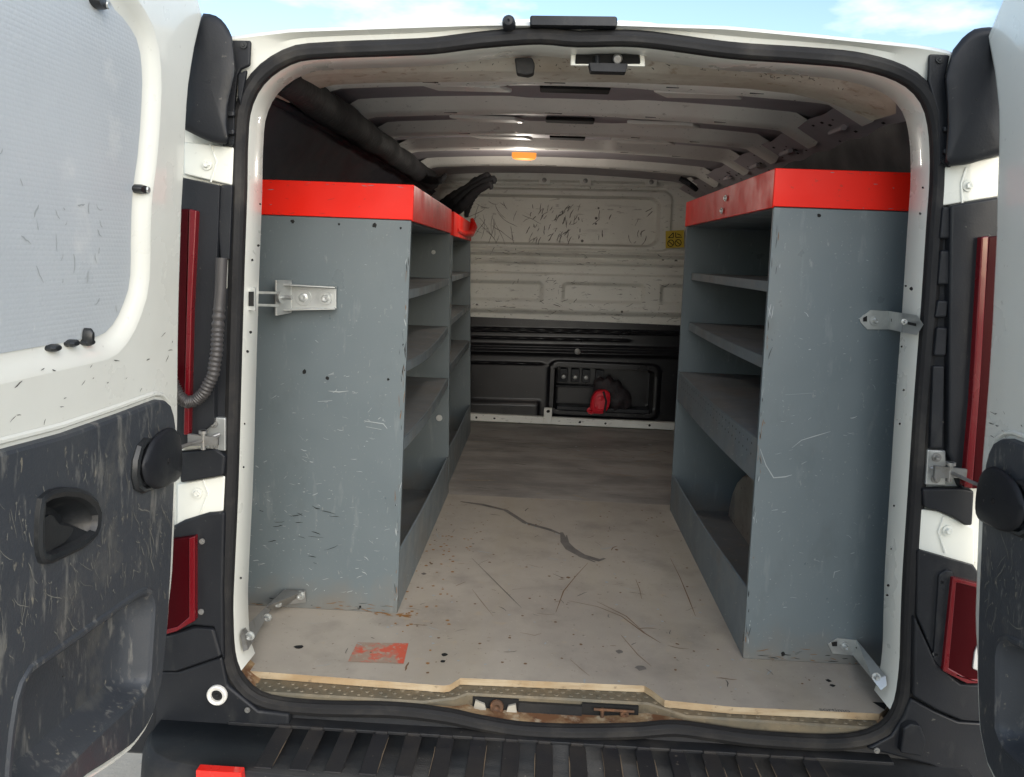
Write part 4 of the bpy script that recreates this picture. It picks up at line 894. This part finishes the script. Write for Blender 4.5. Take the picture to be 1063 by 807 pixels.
# ================================================================== LOOSE THINGS
dk = MB(); path = []; rad = []
for i in range(41):
    t = i/40; y = lerp(1.72,4.05,t); path.append(V((-.575+.004*math.sin(t*30), y, 1.838-.012*t))); rad.append(.039+.006*abs(math.sin(t*22))*(1 if t > .1 else 0))
dk.tube(path, rad, 12)
tag(dk.build('padded_roll', mat['duct'], ang=60), 'long black padded roll lying along the roof edge above the left shelving', 'padded roll')
bd = MB()
P1, P2 = at(472,214,Y=3.9), at(508,184,Y=3.75)
def sleeve(P, R_):
    c_ = curve3(P); bd.tube(c_, rad3(R_, len(c_)), 14)
sleeve([at(484,225,Y=3.95), at(486,213,Y=3.92), at(491,202,Y=3.88), at(503,189,Y=3.8)], [.010,.020,.024,.018])
for k, (dx, dz, r_, tip) in enumerate([(-6,3,.026,(494,187)),(-2,0,.030,(505,183)),(2,3,.026,(511,186)),(6,8,.022,(508,192))]):
    y = 3.92-.03*k
    sleeve([at(462+dx,214+dz,Y=y+.1), at(474+dx,206+dz,Y=y), at(488+dx*.6,196+dz*.7,Y=y-.05), at(*tip,Y=y-.1), at(tip[0]+2,tip[1]+5,Y=y-.1)], [r_,r_*1.1,r_*.85,r_*.6,r_*.3])
sleeve([at(425,180,Y=3.7), at(445,187,Y=3.6), at(457,187,Y=3.55), at(463,181,Y=3.55)], [.020,.018,.016,.008])
tag(bd.build('folded_bundle', mat['duct'], ang=60), 'black folded bundle of straps jutting out above the far left shelving', 'bundle')
lm2 = MB(); c = at(716,190,Y=4.1); lm2.tube([c+V((-.05,0,.02)), c, c+V((.04,.03,-.03))], [.012,.02,.012], 8); lm2.prism([c+V((-.02,-.025,.02)), c+V((.03,-.025,-.015)), c+V((.035,-.025,.0)), c+V((0,-.025,.025))], (0,.004,0), 1)
lm2.build('roof_bracket', [mat['plastic'], mat['white_in']], van)
# red-ended bag in the pocket of the lower bulkhead
bg = empty('dark_bag', (.36, 4.44, .66), 'crumpled dark bag with a bright red end lying in the recess of the black bulkhead', 'bag')
c = V((.325,4.43,.705)); q = MB()
ax = V((.25,-.9,.0)).normalized()
tlt = V((.25,0,.97))
def ro(k, dx=0): return [c + V((math.copysign(abs(math.cos(t))**.7,math.cos(t))*.052*k+.012*math.sin(t)*k+dx, 0, math.copysign(abs(math.sin(t))**.8,math.sin(t))*.066*k)) for t in [2*math.pi*i/26 for i in range(26)]]
q.rings([[p+V((0,o,0)) for p in ro(k)] for k, o in [(.75,.06),(1,.03),(1,-.012),(.93,-.022),(.6,-.026),(.55,-.020),(.01,-.020)]], 0)
q.tube([c+V((.012,-.030,.062)), c+V((.030,-.032,.01)), c+V((.022,-.03,-.055))], .006, 6, 1)
q.build('red_end', [mat['redcloth'], mat['darkcloth']], bg, ang=60)
q = MB(); L = []
for j in range(15):
    t = j/14; cc = lerp(V((.29,4.50,.78)), V((.50,4.50,.70)), t); rr = .085*math.sin(math.pi*(.12+.76*t))
    L.append([cc+V((0, math.cos(a)*rr*.55*(1+.22*math.sin(a*5+j)), math.sin(a)*rr*(1+.2*math.sin(a*3+j*1.7)))) for a in [2*math.pi*i/18 for i in range(18)]])
q.rings(L, 0, True, True, True); q.build('bag_body', mat['darkcloth'], bg, ang=70)
q = MB(); q.dots([(.275,.652)], (V((0,4.43,0)),V((1,0,0)),V((0,0,1)),V((0,-1,0))), .018, 0); q.tube([V((.255,4.42,.655)),V((.275,4.41,.650)),V((.295,4.42,.652))], [.004,.010,.006], 8); q.build('red_tab', mat['redcloth'], bg)

# ================================================================== CAMERA, LIGHT, SKY
cd = bpy.data.cameras.new('camera'); cam = bpy.data.objects.new('camera', cd); COL.objects.link(cam); sc.camera = cam
cd.sensor_fit = 'HORIZONTAL'; cd.sensor_width = 36; cd.lens = 36*F/1063; cd.shift_y = -(403.5-CY)/1063; cd.shift_x = 0
cd.clip_start = .02; cd.clip_end = 2000
from mathutils import Matrix
rt = V((_r.x,_d.x,_u.x)); up = -V((_r.y,_d.y,_u.y)); bkv = -V((_r.z,_d.z,_u.z))
Mx = Matrix((rt, up, bkv)).transposed().to_4x4(); Mx.translation = EYE; cam.matrix_world = Mx
EL, AZ = math.radians(22), math.radians(155)      # thin bright cloud : broad soft sun from behind the viewer
sd = V((math.sin(AZ)*math.cos(EL), math.cos(AZ)*math.cos(EL), math.sin(EL)))
sl = bpy.data.lights.new('sun', 'SUN'); sl.energy = 1.5; sl.angle = math.radians(80); sl.color = (1,.95,.88)
so = bpy.data.objects.new('sun', sl); COL.objects.link(so); so.rotation_euler = sd.to_track_quat('Z','Y').to_euler(); so.location = (0,0,8)
ll = bpy.data.lights.new('dome_lamp', 'POINT'); ll.energy = 1.5; ll.shadow_soft_size = .03; ll.color = (1,.93,.82)      # the lit dome lamp on the roof
lo = bpy.data.objects.new('dome_lamp', ll); COL.objects.link(lo); lo.location = c0_lamp + V((0,0,-.10))
w = bpy.data.worlds.new('World'); sc.world = w; w.use_nodes = True; nt = w.node_tree; N = nt.nodes; L = nt.links
bgn = N['Background']; bgn.inputs['Strength'].default_value = .10
sky = N.new('ShaderNodeTexSky'); sky.sky_type = 'NISHITA'; sky.sun_disc = False; sky.sun_elevation = EL; sky.sun_rotation = AZ; sky.dust_density = .6; sky.air_density = 1.0
tc = N.new('ShaderNodeTexCoord'); mp = N.new('ShaderNodeMapping'); mp.inputs['Scale'].default_value = (1,1,2.6); L.new(tc.outputs['Generated'], mp.inputs[0])
no = N.new('ShaderNodeTexNoise'); no.inputs['Scale'].default_value = 3.2; no.inputs['Detail'].default_value = 7; no.inputs['Roughness'].default_value = .55; L.new(mp.outputs[0], no.inputs['Vector'])
mr = N.new('ShaderNodeMapRange'); mr.inputs['From Min'].default_value = .50; mr.inputs['From Max'].default_value = .68; L.new(no.outputs['Fac'], mr.inputs['Value'])
mx = N.new('ShaderNodeMix'); mx.data_type = 'RGBA'; L.new(mr.outputs[0], mx.inputs['Factor']); L.new(sky.outputs[0], mx.inputs['A']); mx.inputs['B'].default_value = (6.5,6.5,6.7,1)
L.new(mx.outputs['Result'], bgn.inputs['Color'])
vs = sc.view_settings; vs.view_transform = 'Standard'; vs.look = 'None'; vs.gamma = 1; vs.exposure = 1.38; vs.use_curve_mapping = False
sc.cycles.max_bounces = 10; sc.cycles.diffuse_bounces = 7
for o in bpy.data.objects:
    if '_o' in o: del o['_o']
